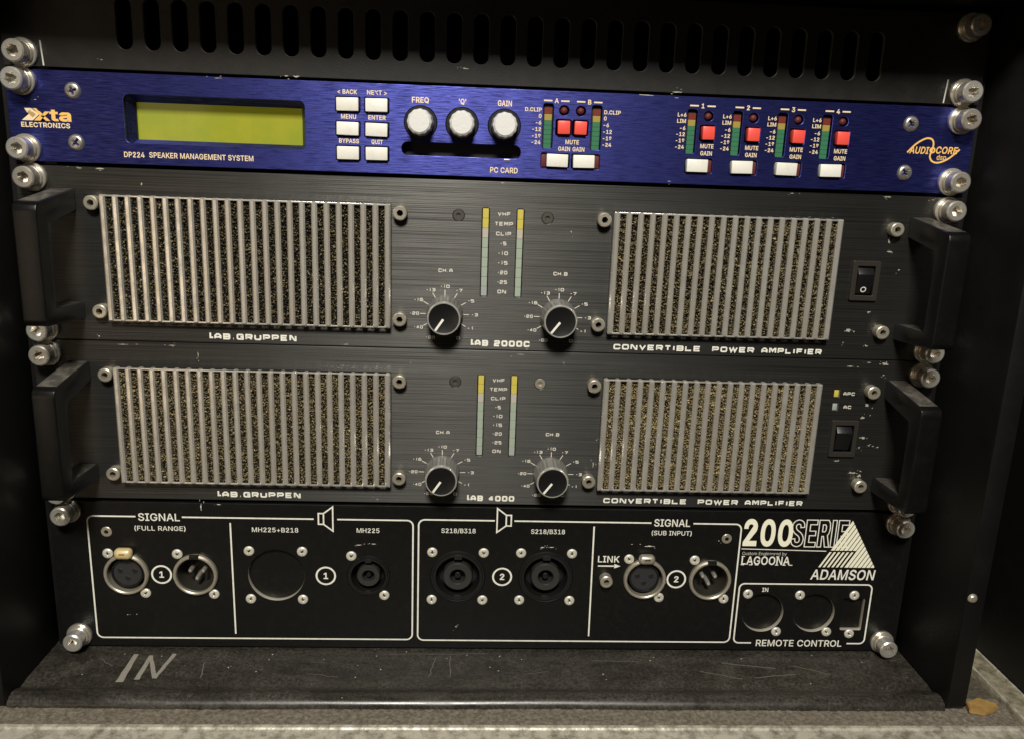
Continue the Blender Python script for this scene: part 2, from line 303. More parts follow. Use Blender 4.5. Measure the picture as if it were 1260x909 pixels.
# plain grotesque capitals as outlines (units: GLYPH_CAP per capital height)
GLYPH_CAP = 509
GLYPHS = {
 'A': (480,[[16,0,201,509,276,509,463,0,395,0,238,459,85,0],[110,142,110,199,370,199,370,142]]),
 'B': (456,[[60,0,60,509,241,509,274,507,304,501,329,491,350,477,367,461,381,442,390,421,396,398,398,374,397,353,387,320,368,295,315,267,315,262,331,260,347,254,378,234,391,220,402,203,411,184,416,161,418,136,416,111,410,88,400,67,386,48,368,31,344,18,317,8,284,2,247,0],[125,57,245,57,281,60,309,67,330,80,344,96,353,115,355,137,354,153,350,169,333,197,320,209,306,218,289,225,248,231,125,231],[125,285,238,285,273,290,302,304,314,314,323,326,335,355,336,372,333,393,326,412,313,429,294,442,270,449,240,452,125,452]]),
 'C': (510,[[267,-7,225,-3,186,7,150,25,119,49,92,79,70,115,53,157,44,203,40,254,44,305,53,352,70,393,92,429,119,459,150,484,186,501,225,512,267,516,317,511,362,496,383,485,419,456,435,438,459,397,473,348,408,348,404,365,389,395,267,456,237,453,209,445,184,432,161,414,141,391,125,364,113,332,106,295,103,254,106,213,113,177,125,145,141,117,161,94,184,76,210,63,237,56,267,53,369,90,404,144,408,160,473,160,467,135,459,112,435,71,420,53,383,24,363,13,317,-2,293,-6]]),
 'D': (502,[[219,0,96,0,96,57,215,57,254,60,288,68,318,81,343,99,363,122,379,149,390,181,397,216,399,255,397,294,390,329,379,361,364,388,344,410,320,428,291,441,258,449,221,452,93,452,93,509,225,509,273,505,315,495,353,478,385,455,412,426,433,391,449,351,458,306,462,255,458,205,449,159,433,119,411,83,384,54,351,31,312,14,268,3],[125,509,125,0,60,0,60,509]]),
 'E': (419,[[60,0,60,509,372,509,372,452,125,452,125,286,355,286,355,229,125,229,125,57,375,57,375,0]]),
 'F': (410,[[60,0,60,509,369,509,369,452,125,452,125,278,346,278,346,221,125,221,125,0]]),
 'G': (520,[[269,-7,225,-3,185,7,149,25,118,49,91,79,69,116,53,157,43,203,40,254,43,305,53,352,69,393,91,429,117,459,149,484,184,501,223,512,265,516,340,504,384,483,421,453,436,436,460,395,468,373,474,349,408,349,344,436,300,453,265,456,236,453,209,445,183,432,160,414,141,392,125,364,113,332,106,295,103,254,106,213,113,177,125,145,141,117,161,95,184,76,210,63,238,56,269,53,296,55,322,61,345,71,365,85,382,102,396,123,407,147,413,173,415,202,434,199,283,199,283,256,478,256,478,200,475,160,466,124,451,91,431,62,406,38,377,19,344,5,308,-4]]),
 'H': (517,[[60,0,60,509,125,509,125,289,392,289,392,509,457,509,457,0,392,0,392,232,125,232,125,0]]),
 'I': (301,[[31,0,31,57,118,57,118,452,31,452,31,509,269,509,269,452,183,452,183,57,269,57,269,0]]),
 'K': (467,[[104,145,104,216,364,509,448,509,231,276],[60,0,60,509,125,509,125,0],[372,0,188,259,228,309,449,0]]),
 'L': (393,[[60,0,60,509,125,509,125,57,361,57,361,0]]),
 'M': (628,[[60,0,60,509,152,509,314,70,476,509,568,509,568,0,504,0,504,433,342,0,286,0,122,430,122,0]]),
 'N': (523,[[60,0,60,509,136,509,399,80,399,509,463,509,463,0,387,0,125,425,125,0]]),
 'O': (533,[[267,-7,225,-3,186,7,150,25,119,49,92,79,70,115,53,157,44,203,40,254,44,305,53,352,70,393,92,429,119,459,150,484,186,501,225,512,267,516,309,512,348,501,384,484,415,459,442,429,464,393,480,352,490,305,493,254,490,203,480,157,464,115,442,79,415,49,384,25,348,7,309,-3],[267,53,296,55,324,63,349,76,372,94,392,116,408,144,420,176,428,213,430,254,428,295,420,332,408,365,392,392,372,415,349,433,324,446,296,453,267,456,237,453,210,445,184,433,161,415,142,392,125,364,113,332,106,295,103,254,106,213,113,176,125,144,142,117,161,94,184,76,210,63,237,55]]),
 'P': (445,[[60,0,60,509,235,509,272,506,305,499,332,487,356,471,375,452,390,430,400,404,407,377,409,348,407,318,400,291,390,265,375,243,356,223,332,207,305,195,272,188,235,186,125,186,125,0],[125,242,233,242,279,248,297,256,312,266,324,279,333,294,339,310,343,328,343,367,333,402,324,416,312,428,297,439,279,446,257,451,125,452]]),
 'Q': (533,[[245,159,313,159,468,-48,401,-48],[267,-7,225,-3,186,7,150,25,119,49,92,79,70,115,53,157,44,203,40,254,44,305,53,352,70,393,92,429,119,459,150,484,186,501,225,512,267,516,309,512,348,501,384,484,415,459,442,429,464,393,480,352,490,305,493,254,490,203,480,157,464,115,442,79,415,49,384,25,348,7,309,-3],[267,53,296,55,324,63,349,76,372,94,392,116,408,144,420,176,428,213,430,254,428,295,420,332,408,365,392,392,372,415,349,433,324,446,296,453,267,456,237,453,210,445,184,433,161,415,142,392,125,364,113,332,106,295,103,254,106,213,113,176,125,144,142,117,161,94,184,76,210,63,237,55]]),
 'R': (449,[[60,0,60,509,236,509,273,506,305,500,333,489,356,473,376,455,390,433,401,408,407,381,409,352,407,323,401,296,390,271,376,250,356,232,333,217,305,206,273,200,236,198,125,198,125,0],[125,255,258,256,280,260,298,267,313,276,325,287,334,300,344,333,344,371,340,389,334,405,325,419,313,430,298,440,258,451,125,452],[353,0,230,229,303,229,428,0]]),
 'S': (447,[[224,-9,188,-7,156,-1,128,9,102,23,81,40,64,60,51,83,42,109,38,137,104,137,108,118,114,102,123,88,150,66,185,53,246,50,267,54,286,60,303,69,317,79,329,92,338,106,344,122,346,139,340,168,322,189,296,205,184,239,145,253,112,269,86,289,67,313,56,341,52,372,54,400,62,425,75,448,92,468,113,484,138,498,165,508,195,514,227,516,259,514,289,508,316,498,340,484,360,468,377,449,390,427,398,403,401,378,337,378,332,402,320,421,302,437,280,449,254,456,225,459,185,454,167,448,152,440,139,430,121,405,115,376,117,359,122,345,359,238,395,198,407,161,408,139,406,112,399,87,386,64,370,43,349,25,323,11,294,0,261,-7]]),
 'T': (449,[[32,452,32,509,417,509,417,452,257,452,257,0,193,0,193,452]]),
 'U': (517,[[259,-8,220,-6,186,2,154,15,126,33,103,55,85,80,71,108,63,140,60,173,60,509,124,509,124,178,126,155,132,133,141,113,153,95,169,80,187,68,208,59,232,53,285,53,309,59,331,68,349,80,364,95,377,113,385,133,391,155,393,178,393,509,457,509,457,173,454,140,446,108,433,80,414,55,391,33,363,15,332,2,297,-6]]),
 'V': (480,[[204,0,16,509,84,509,241,51,395,509,463,509,278,0]]),
 'X': (474,[[18,0,217,284,217,236,29,509,104,509,243,292,232,292,374,509,446,509,259,239,259,287,456,0,382,0,230,231,244,231,91,0]]),
 'Y': (472,[[203,0,203,208,16,509,91,509,250,230,224,230,381,509,455,509,268,208,268,0]]),
 '0': (453,[[227,-7,191,-3,158,7,130,24,105,48,85,77,69,113,57,155,50,202,48,254,50,306,57,353,69,395,85,431,106,461,130,484,159,502,191,512,227,516,262,512,295,502,323,484,348,461,368,431,384,395,396,353,403,306,405,254,403,202,396,155,384,113,368,77,348,48,323,24,295,7,263,-3],[227,50,250,52,271,60,290,74,306,92,320,116,330,144,338,176,344,254,338,332,330,365,320,393,306,416,290,435,271,449,250,457,227,460,203,457,182,449,163,435,147,416,134,393,123,365,115,332,109,254,115,176,123,144,134,116,147,92,163,74,182,60,203,52]]),
 '1': (453,[[76,0,76,55,391,55,391,0],[276,509,276,0,212,0,212,448,86,358,86,427,198,509]]),
 '2': (453,[[64,0,64,47,319,389,315,405,308,419,287,441,258,455,224,460,188,454,172,447,159,438,148,427,132,398,128,381,127,362,66,362,68,391,75,418,86,442,102,464,121,482,143,496,168,507,196,513,225,516,254,513,281,507,306,497,328,482,346,465,361,445,372,423,379,398,381,372,377,336,363,299,153,60,389,57,389,0]]),
 '3': (453,[[218,-7,188,-5,159,1,133,10,108,22,88,38,70,57,57,79,48,104,44,132,109,132,112,115,118,100,126,87,150,66,165,59,239,51,258,55,291,69,304,80,315,93,323,108,328,125,328,163,316,196,306,211,292,223,275,234,254,241,229,246,201,248,157,248,157,299,288,448,288,452,70,452,70,509,372,509,372,461,211,278,211,289,247,290,279,286,308,276,333,262,354,244,371,222,383,198,391,173,393,145,390,116,383,90,370,66,354,45,333,27,309,12,281,2,251,-5]]),
 '4': (453,[[40,105,40,158,247,509,311,509,109,166,413,163,413,105],[282,0,282,318,343,318,343,0]]),
 '5': (453,[[221,-7,192,-5,165,1,140,11,118,25,99,41,83,60,71,82,63,105,60,130,122,130,125,115,130,102,138,89,173,60,188,54,241,51,259,56,276,64,291,75,304,89,314,104,322,122,328,162,326,183,321,203,314,221,303,237,290,251,275,262,257,270,238,275,218,277,139,255,128,246,67,253,96,509,366,509,366,452,151,452,134,301,148,311,194,330,229,334,274,328,294,321,313,311,330,299,345,285,370,251,386,210,390,187,391,163,388,132,381,102,369,76,352,52,332,32,309,15,282,3,253,-4]]),
 '6': (453,[[226,-7,196,-4,168,3,142,15,119,31,100,51,84,74,73,101,66,130,64,162,65,187,80,239,93,268,112,302,252,509,322,509,187,306,235,314,265,312,291,305,316,295,337,280,355,262,370,240,380,215,387,187,389,157,387,127,379,98,368,73,352,50,333,30,310,14,284,3,257,-4],[226,48,245,50,263,55,279,63,293,73,314,101,322,119,326,137,326,178,322,196,314,213,293,241,279,251,263,259,245,264,207,264,174,252,148,229,138,214,126,179,126,138,131,119,138,102,148,86,160,73,174,63,190,55,207,50]]),
 '7': (453,[[97,0,323,448,323,452,62,452,62,509,391,509,391,449,165,0]]),
 '8': (453,[[226,-7,193,-5,163,1,136,11,111,25,91,42,74,62,62,84,54,109,52,135,53,156,65,195,87,228,101,241,117,252,134,260,153,265,129,276,109,289,93,308,80,330,73,354,70,380,73,405,79,429,90,450,106,469,124,485,146,498,170,508,197,514,226,516,255,514,282,508,306,498,328,485,346,469,361,450,373,429,379,405,382,380,379,354,372,330,359,308,343,289,323,276,300,267,335,252,351,241,365,228,387,195,395,176,401,135,398,109,391,84,378,62,362,42,341,25,317,11,289,1,259,-5],[248,50,285,60,313,79,323,91,331,106,335,121,337,139,335,157,330,173,322,189,312,202,283,223,265,230,247,234,206,234,187,230,169,223,140,202,130,189,122,173,117,157,115,139,117,121,121,106,129,91,139,79,167,60,185,54,205,50],[260,294,287,308,298,318,307,330,314,344,318,359,318,392,314,407,308,420,299,432,288,442,244,459,208,459,164,442,153,432,138,407,134,392,134,359,138,344,145,330,154,318,165,308,178,300,193,294]]),
 '9': (453,[[226,516,256,513,285,506,310,494,333,478,352,458,368,434,380,408,387,378,389,347,387,322,382,296,373,270,359,240,200,0,130,0,268,200,232,195,188,197,161,203,137,214,116,229,98,247,83,269,72,294,66,321,64,352,66,382,73,411,85,436,101,459,120,479,143,494,168,506,196,513],[207,459,190,454,174,446,148,423,138,407,131,390,125,352,127,331,131,313,138,295,148,280,174,257,207,245,226,243,263,249,279,257,293,267,305,280,322,312,326,330,326,371,322,390,305,422,293,435,279,446,263,454,245,459]]),
 '-': (453,[[337,244,337,188,114,188,114,244]]),
 '+': (453,[[198,34,198,364,255,364,255,34],[61,172,61,226,391,226,391,172]]),
 '/': (249,[[235,533,71,-76,14,-76,178,533]]),
 '(': (273,[[89,207,90,244,94,283,119,403,145,477,160,510,177,539,236,539,161,313,152,241,167,83,188,16,236,-96,177,-96,150,-46,128,4,111,55,99,106,92,156]]),
 ')': (273,[[37,-96,121,241,112,313,37,539,97,539,113,510,142,441,173,323,183,244,184,207,182,156,174,104,161,53,144,3,123,-47,97,-96]]),
 '<': (453,[[65,178,65,220,388,383,388,316,142,200,144,204,144,194,142,198,388,81,388,15]]),
 '>': (453,[[387,178,65,15,65,81,310,198,308,194,308,204,310,200,65,316,65,383,387,220]]),
 '.': (188,[[83,-3,73,1,55,18,51,29,51,53,55,64,73,81,83,85,95,87,118,81,128,73,135,64,140,53,140,29,135,18,128,9,118,1,107,-3]]),
 "'": (206,[[78,318,70,509,136,509,128,318]]),
 'a': (389,[[160,-9,115,-3,94,5,76,15,60,29,48,45,38,63,32,84,30,108,36,146,43,161,53,174,64,184,257,231,271,240,276,255,275,272,267,297,260,307,240,322,227,327,100,274,41,291,51,313,64,331,79,346,95,358,114,368,271,369,300,350,312,336,322,320,330,301,335,278,337,251,337,0,277,0,277,52,272,52,242,16,215,1,199,-4],[170,45,192,47,211,51,242,68,254,80,263,93,270,108,276,138,276,190,103,139,97,130,93,118,96,82,109,64]]),
 'd': (424,[[195,-8,165,-6,137,3,111,16,89,34,70,57,55,84,43,116,36,151,34,189,36,227,43,261,55,293,70,320,89,342,112,361,137,374,165,382,196,384,218,383,237,379,253,373,306,319,311,319,311,509,372,509,372,0,313,0,313,59,307,59,266,12,236,-3,217,-7],[205,47,226,49,246,55,263,65,278,78,290,95,299,115,306,138,312,189,306,241,300,263,290,282,278,299,263,312,246,322,227,328,205,330,182,328,162,322,145,311,130,298,118,281,108,261,96,189,102,139,109,117,118,97,130,80,145,66,162,55,182,49]]),
 'e': (404,[[212,-8,177,-5,145,3,117,16,92,35,72,58,56,85,44,116,37,150,34,187,36,224,44,258,55,290,71,317,91,340,115,359,142,373,172,382,205,384,246,380,285,366,303,355,319,341,334,324,347,305,357,282,365,256,370,227,371,169,75,169,75,221,338,221,310,202,298,269,277,301,263,314,246,323,227,328,205,330,183,328,164,323,146,313,131,301,109,270,97,231,102,127,110,106,121,88,135,73,151,61,169,53,190,48,212,46,294,82,306,105,365,91,358,72,348,55,335,39,320,26,283,4,261,-3,237,-7]]),
 'g': (425,[[207,-151,156,-146,134,-140,114,-132,97,-122,82,-110,59,-84,51,-69,101,-41,169,-93,207,-97,236,-95,261,-87,282,-75,298,-58,308,-34,311,-6,311,68,306,68,287,41,266,23,236,10,217,6,195,5,165,7,138,14,113,27,90,43,71,65,55,90,43,120,36,154,34,191,36,229,43,263,55,293,71,320,90,342,112,361,138,374,166,382,196,384,218,383,237,379,253,373,279,356,308,319,313,319,313,379,372,379,372,-9,370,-40,363,-67,350,-90,334,-109,314,-124,291,-136,265,-144,237,-149],[205,59,227,61,246,66,264,75,278,87,290,103,300,121,307,142,311,166,311,219,307,242,300,264,291,283,279,299,264,312,247,322,227,328,205,330,182,328,163,322,145,312,130,298,118,282,102,241,96,193,102,144,109,123,118,104,131,88,145,76,163,66,183,61]]),
 'i': (167,[[53,0,53,379,114,379,114,0],[73,444,63,448,47,463,43,472,41,483,47,504,54,512,84,524,114,512,121,504,125,494,125,472,121,463,105,448,95,444]]),
 's': (365,[[157,-7,133,-3,112,3,93,12,76,24,62,38,50,54,41,73,36,94,94,107,101,87,111,72,124,60,141,52,160,47,181,45,206,47,227,53,244,62,258,74,265,88,268,103,262,126,254,136,243,144,149,170,118,180,92,192,72,208,58,227,50,249,47,274,49,295,55,314,65,332,79,347,95,360,115,370,137,378,161,383,212,383,234,379,254,372,271,363,286,352,299,339,318,308,324,290,268,277,254,304,243,316,228,325,210,331,187,333,166,331,147,326,131,317,119,305,111,292,109,277,110,264,115,253,124,243,136,235,261,200,287,187,306,171,320,153,328,131,331,107,329,85,323,65,312,47,298,31,281,18,260,6,236,-2,210,-7]]),
 't': (227,[[204,379,204,327,6,327,6,379],[65,471,126,471,130,70,136,61,144,55,156,51,202,54,213,2,138,-1,113,7,92,21,77,41,68,64,65,93]]),
 'b': (424,[[229,-8,208,-7,189,-3,172,4,147,21,118,59,112,59,112,0,53,0,53,509,114,509,114,319,118,319,137,346,171,373,188,379,207,383,229,384,259,382,287,374,313,361,335,342,354,320,370,293,381,261,388,227,390,189,388,151,381,116,370,84,355,57,336,34,313,16,288,3,260,-6],[220,47,242,49,262,55,279,66,294,80,306,97,316,117,323,139,327,163,327,215,323,239,316,261,307,281,295,298,280,311,262,322,243,328,220,330,198,328,178,322,161,312,147,299,134,282,125,263,118,241,114,216,114,162,118,138,125,115,135,95,147,78,162,65,179,55,198,49]]),
 'm': (610,[[53,0,53,379,112,379,112,295,108,295,114,314,122,331,132,346,144,358,187,382,219,386,245,383,268,375,287,361,303,342,314,320,321,295,312,295,326,329,350,356,364,366,381,375,398,381,417,385,458,385,478,380,497,372,514,361,529,346,541,328,550,307,555,283,557,255,557,0,496,0,496,254,493,279,485,298,473,313,456,323,438,329,387,326,374,320,353,302,345,290,336,263,335,0,274,0,274,260,272,280,265,297,253,311,238,322,220,328,199,330,171,326,145,312,135,302,126,289,119,274,115,257,114,0]]),
 'n': (410,[[114,0,53,0,53,379,112,379,112,287,102,287,116,319,132,344,152,362,175,374,200,382,227,384,252,383,275,377,295,369,313,356,328,340,341,321,350,298,355,271,357,240,357,0,296,0,296,235,293,263,286,286,273,304,256,318,235,326,210,329,192,328,176,324,147,308,136,297,126,283,119,266,115,248]]),
 'o': (415,[[207,-8,174,-5,144,3,117,16,93,35,72,58,56,85,44,116,37,150,34,187,37,225,44,260,56,291,72,318,93,341,117,360,144,374,174,382,207,384,241,382,271,374,299,360,323,341,343,318,359,291,371,260,379,225,381,187,379,150,371,116,359,85,343,58,323,35,299,16,271,3,241,-5],[207,46,231,49,252,55,270,66,285,80,298,97,307,117,314,139,318,163,318,212,314,236,307,258,298,278,285,296,270,310,252,321,231,328,207,330,184,328,163,321,145,310,130,296,118,278,108,258,96,187,108,117,118,97,130,80,145,66,163,55,184,49]]),
 'u': (410,[[182,-5,158,-3,135,2,115,11,97,23,82,39,69,59,60,82,54,109,53,379,114,379,114,144,116,117,124,94,137,75,154,61,175,53,200,50,218,51,234,55,263,71,274,83,283,97,290,113,295,132,296,379,357,379,357,0,298,0,298,92,307,92,294,60,277,35,257,17,234,5,209,-3]]),
 'x': (379,[[21,0,171,218,171,171,29,379,100,379,207,206,175,206,282,379,352,379,209,169,209,214,358,0,287,0,173,182,205,182,91,0]]),
 'p': (424,[[53,-143,53,379,112,379,112,319,118,319,137,346,171,373,188,379,207,383,229,384,259,382,287,374,313,361,335,342,354,320,370,293,381,261,388,227,390,189,388,151,381,116,370,84,355,57,336,34,313,16,288,3,260,-6,229,-8,208,-7,189,-3,147,21,118,59,114,59,114,-143],[220,47,242,49,262,55,279,66,294,80,306,97,316,117,323,139,327,163,327,215,323,239,316,261,307,281,295,298,280,311,262,322,243,328,220,330,198,328,178,322,161,312,147,299,134,282,125,263,118,241,114,216,114,162,118,138,125,115,135,95,147,78,162,65,179,55,198,49]]),
 'y': (389,[[47,-139,61,-86,138,-64,163,-1,17,379,84,379,206,21,184,21,305,379,371,379,177,-107,139,-136,125,-141]]),
 'r': (259,[[53,0,53,379,112,379,112,321,124,339,137,354,152,367,171,377,191,383,240,384,243,322,174,321,159,315,135,296,126,284,119,269,115,254,114,0]]),
}
from mathutils.geometry import tessellate_polygon
def area2(P): return sum(P[i-1][0]*P[i][1]-P[i][0]*P[i-1][1] for i in range(len(P)))
def inside(p, P):
    c = False
    for i in range(len(P)):
        a, b = P[i-1], P[i]
        if (a[1] > p[1]) != (b[1] > p[1]) and p[0] < (b[0]-a[0])*(p[1]-a[1])/(b[1]-a[1])+a[0]: c = not c
    return c
def grow(P, d):
    out = []; n = len(P)
    for i in range(n):
        a, b, c = Vector(P[i-1]), Vector(P[i]), Vector(P[(i+1) % n])
        d1 = (b-a).normalized(); d2 = (c-b).normalized(); n1 = Vector((d1.y, -d1.x)); n2 = Vector((d2.y, -d2.x)); m = n1+n2
        if m.length < 1e-4: m = n1.copy()
        m.normalize(); out.append(tuple(b+m*(d/max(0.5, m.dot(n1)))))
    return out
def fill_groups(bm, groups, y0=0.0, dy=-0.005):
    for k, loops in enumerate(groups):
        flat = [p for l in loops for p in l]; vs = [bm.verts.new((x, y0+dy*(k % 3), z)) for x, z in flat]
        for t in tessellate_polygon([[Vector((x, z, 0)) for x, z in l] for l in loops]):
            try: bm.faces.new([vs[i] for i in t])
            except ValueError: pass
GCACHE = {}
def glyph(ch, bold):
    if (ch, bold) in GCACHE: return GCACHE[ch, bold]
    adv, raw = GLYPHS[ch]; L_ = [[(l[i]/GLYPH_CAP, l[i+1]/GLYPH_CAP) for i in range(0, len(l), 2)] for l in raw]
    big = max(L_, key=lambda l: abs(area2(l))); hole = [area2(l)*area2(big) < 0 for l in L_]; groups = []
    for l, h in zip(L_, hole):
        if not h: groups.append([l if area2(l) > 0 else l[::-1]])
    for l, h in zip(L_, hole):
        if h:
            for gq in groups:
                if inside(l[0], gq[0]): gq.append(l if area2(l) < 0 else l[::-1]); break
    groups = [[grow(l, bold) for l in gq] for gq in groups] if bold else groups
    GCACHE[ch, bold] = (adv/GLYPH_CAP, groups); return GCACHE[ch, bold]
def text(body, x, z, h, m, parent, w=None, bold=0.015, align='C', y=PR, shear=0.0, spacing=0.0, name='lettering'):
    """x, z: centre (or left / right end) of the capitals' middle line; h: capital height; w: total width"""
    G = []; cx = 0.0
    for ch in body:
        if ch == ' ': cx += 0.42; continue
        adv, gr = glyph(ch, bold)
        for loops in gr: G.append([[(p[0]+cx+shear*p[1], p[1]-0.5) for p in l] for l in loops])
        cx += adv+2*bold*0.6+spacing
    xs = [p[0] for g in G for l in g for p in l]; x0, x1 = min(xs), max(xs); s = h/(1+2*bold); sx = s if w is None else w/(x1-x0)
    wid = (x1-x0)*sx; off = {'C': -wid/2, 'L': 0.0, 'R': -wid}[align]; bm = bmesh.new()
    fill_groups(bm, [[[((p[0]-x0)*sx+off, p[1]*s) for p in l] for l in g] for g in G])
    return printed(name, bm, m, (x, y, z), parent)
# wide squared letters of the amplifiers, drawn as strokes in a unit box
c_ = 0.16
WIDE = {
 'A': [[(0, 0), (0, .62), (.3, 1), (.7, 1), (1, .62), (1, 0)], [(.07, .34), (.93, .34)]],
 'B': [[(0, 0), (0, 1), (.88, 1), (1, .86), (1, .62), (.9, .5), (1, .38), (1, .14), (.88, 0), (0, 0)], [(.07, .5), (.86, .5)]],
 'C': [[(1, .7), (1, .84), (.86, 1), (.14, 1), (0, .84), (0, .16), (.14, 0), (.86, 0), (1, .16), (1, .3)]],
 'E': [[(1, 1), (0, 1), (0, 0), (1, 0)], [(.07, .5), (.9, .5)]],
 'F': [[(1, 1), (0, 1), (0, 0)], [(.07, .5), (.9, .5)]],
 'G': [[(1, .74), (1, .84), (.86, 1), (.14, 1), (0, .84), (0, .16), (.14, 0), (1, 0), (1, .48), (.55, .48)]],
 'H': [[(0, 0), (0, 1)], [(1, 0), (1, 1)], [(.07, .5), (.93, .5)]],
 'l': [[(0, 1.1), (0, .0), (1, .0)]], 'I': [[(.5, 0), (.5, 1)]], 'L': [[(0, 1), (0, 0), (1, 0)]],
 'M': [[(0, 0), (0, 1), (.2, 1), (.5, .35), (.8, 1), (1, 1), (1, 0)]],
 'N': [[(0, 0), (0, 1), (.2, 1), (.8, 0), (1, 0), (1, 1)]],
 'O': [[(.14, 0), (.86, 0), (1, .16), (1, .84), (.86, 1), (.14, 1), (0, .84), (0, .16), (.14, 0)]],
 'P': [[(0, 0), (0, 1), (.86, 1), (1, .86), (1, .56), (.86, .42), (.07, .42)]],
 'R': [[(0, 0), (0, 1), (.86, 1), (1, .86), (1, .56), (.86, .42), (.07, .42)], [(.62, .36), (1, 0)]],
 'S': [[(1, .76), (1, .86), (.88, 1), (.12, 1), (0, .86), (0, .64), (.12, .5), (.88, .5), (1, .36), (1, .14), (.88, 0), (.12, 0), (0, .14), (0, .24)]],
 'T': [[(0, 1), (1, 1)], [(.5, .93), (.5, 0)]],
 'U': [[(0, 1), (0, .16), (.14, 0), (.86, 0), (1, .16), (1, 1)]],
 'V': [[(0, 1), (.5, 0), (1, 1)]], 'W': [[(0, 1), (.25, 0), (.5, .9), (.75, 0), (1, 1)]],
 '1': [[(.3, .8), (.6, 1), (.6, 0)]], '2': [[(0, .78), (0, .86), (.14, 1), (.86, 1), (1, .86), (1, .62), (.86, .5), (.14, .5), (0, .36), (0, 0), (1, 0)]],
 '3': [[(0, 1), (.88, 1), (1, .86), (1, .62), (.9, .5), (1, .38), (1, .14), (.88, 0), (0, 0)], [(.2, .5), (.86, .5)]],
 '4': [[(.70, 1), (.02, .30)], [(0, .26), (1, .26)], [(.74, 0), (.74, 1)]], '5': [[(1, 1), (0, 1), (0, .55), (.88, .55), (1, .42), (1, .14), (.88, 0), (0, 0)]],
 '6': [[(.95, 1), (.14, 1), (0, .84), (0, .14), (.12, 0), (.88, 0), (1, .14), (1, .44), (.88, .56), (.07, .56)]],
 '7': [[(0, 1), (1, 1), (.4, 0)]], '8': [[(.1, .5), (0, .62), (0, .86), (.12, 1), (.88, 1), (1, .86), (1, .62), (.9, .5), (1, .38), (1, .14), (.88, 0), (.12, 0), (0, .14), (0, .38), (.1, .5), (.9, .5)]],
 '0': [[(.14, 0), (.86, 0), (1, .16), (1, .84), (.86, 1), (.14, 1), (0, .84), (0, .16), (.14, 0)]],
 '-': [[(.1, .5), (.9, .5)]], '.': [[(.3, .05), (.7, .05)]],
}
NARROW = {'l': .62, 'I': .35, '1': .6, '.': .42, '-': .6, 'T': .95, 'M': 1.15, 'W': 1.3}
def wide(body, x, z, h, m, parent, w=None, sw=0.2, cw=1.5, gap=0.34, align='C', y=PR, drop=None, name='lettering'):
    adv = []; xx = 0.0
    for ch in body:
        if ch == ' ': xx += 1.1; adv.append(None); continue
        ww = cw*NARROW.get(ch, 1.0); adv.append((xx, ww)); xx += ww+gap
    tot = xx-gap; k = h if w is None else w/tot
    off = {'C': -tot*k/2, 'L': 0.0, 'R': -tot*k}[align]; bm = bmesh.new(); q = 0
    for i, (ch, a) in enumerate(zip(body, adv)):
        if a is None: continue
        x0 = off+a[0]*k+sw*h/2; ww = a[1]*k-sw*h
        for st in WIDE[ch]:
            pts = [(x0+px*ww, (pz-0.5)*(h-sw*h)) for px, pz in st]
            if drop and i in drop: pts = [(px+drop[i][0]*h, pz+drop[i][1]*h) for px, pz in pts]
            cl = len(pts) > 3 and math.dist(pts[0], pts[-1]) < 1e-6
            ribbon(bm, pts[:-1] if cl else pts, sw*h, cl, y=-0.005*q); q = (q+1) % 4
    return printed(name, bm, m, (x, y, z), parent)

# ------------------------------------------------------------------ shared small hardware
def bolt_mesh(kind):
    sock = hexr(2.95) if kind == 'hex' else torx(2.55)
    return finish(lathe([(0.01, -5.2), (sock, -5.2), (sock, -10.1), (4.6, -10.1), (5.25, -9.5), (5.25, -3.6)], 48), 'bolt_head', STEEL, ang=32)
BOLT = {'hex': bolt_mesh('hex'), 'torx': bolt_mesh('torx')}
WASH = finish(lathe([(2.5, -1.9), (6.5, -1.9), (6.95, -1.5), (6.95, 0.0)], 40), 'washer', STEEL)
SPRG = finish(lathe([(2.5, -3.7), (5.5, -3.7), (5.8, -3.4), (5.8, -1.9)], 40), 'spring_washer', STEEL)
def rack_bolt(x, z, parent, kind='hex', tilt=0.0):
    o = put('rack_bolt', BOLT[kind], (x, 0, z), parent, rot=(0, random.uniform(0, 6.28), 0))
    put('washer', WASH, (x, 0, z), o); put('spring_washer', SPRG, (x, 0, z), o)
    return o
PHIL = finish(lathe([(0.01, 1.0), (cross(1.3, 0.55), 0.6), (cross(2.3, 0.62), -1.3), (2.7, -1.3), (3.4, -0.95), (3.9, -0.25), (4.0, 0.0)], 64), 'panel_screw', mat('dull_steel', (0.50, 0.47, 0.42), 0.33, 0.85), ang=50)
CSK = finish(lathe([(0.01, 0.6), (cross(0.8, 0.3), 0.4), (cross(1.5, 0.42), -0.85), (2.3, -0.8), (2.75, -0.55), (2.9, 0.0)], 64), 'connector_screw', mat('bright_nickel', (0.80, 0.77, 0.66), 0.38, 0.45), ang=50)
CAPS = finish(lathe([(0.01, 0.0), (hexr(1.75), 0.0), (hexr(1.75), -5.0), (3.1, -5.0), (3.6, -4.6), (3.6, 0.0)], 48), 'socket_screw', NICKEL, ang=32)
CAPF = finish(lathe([(0.01, 0.5), (hexr(1.3), 0.5), (hexr(1.3), -0.35), (2.6, -0.35), (2.95, 0.0)], 48), 'flush_screw', NICKEL, ang=32)
CAPB = finish(lathe([(0.01, 0.6), (hexr(1.3), 0.6), (hexr(1.3), -0.3), (2.7, -0.3), (3.0, 0.0)], 48), 'flush_screw', mat('blackened_screw', (0.16, 0.155, 0.135), 0.35, 0.7), ang=32)
def scr(name, me, x, z, parent, y=0.0): return put(name, me, (x, y, z), parent, rot=(0, random.uniform(0, 6.28), 0))
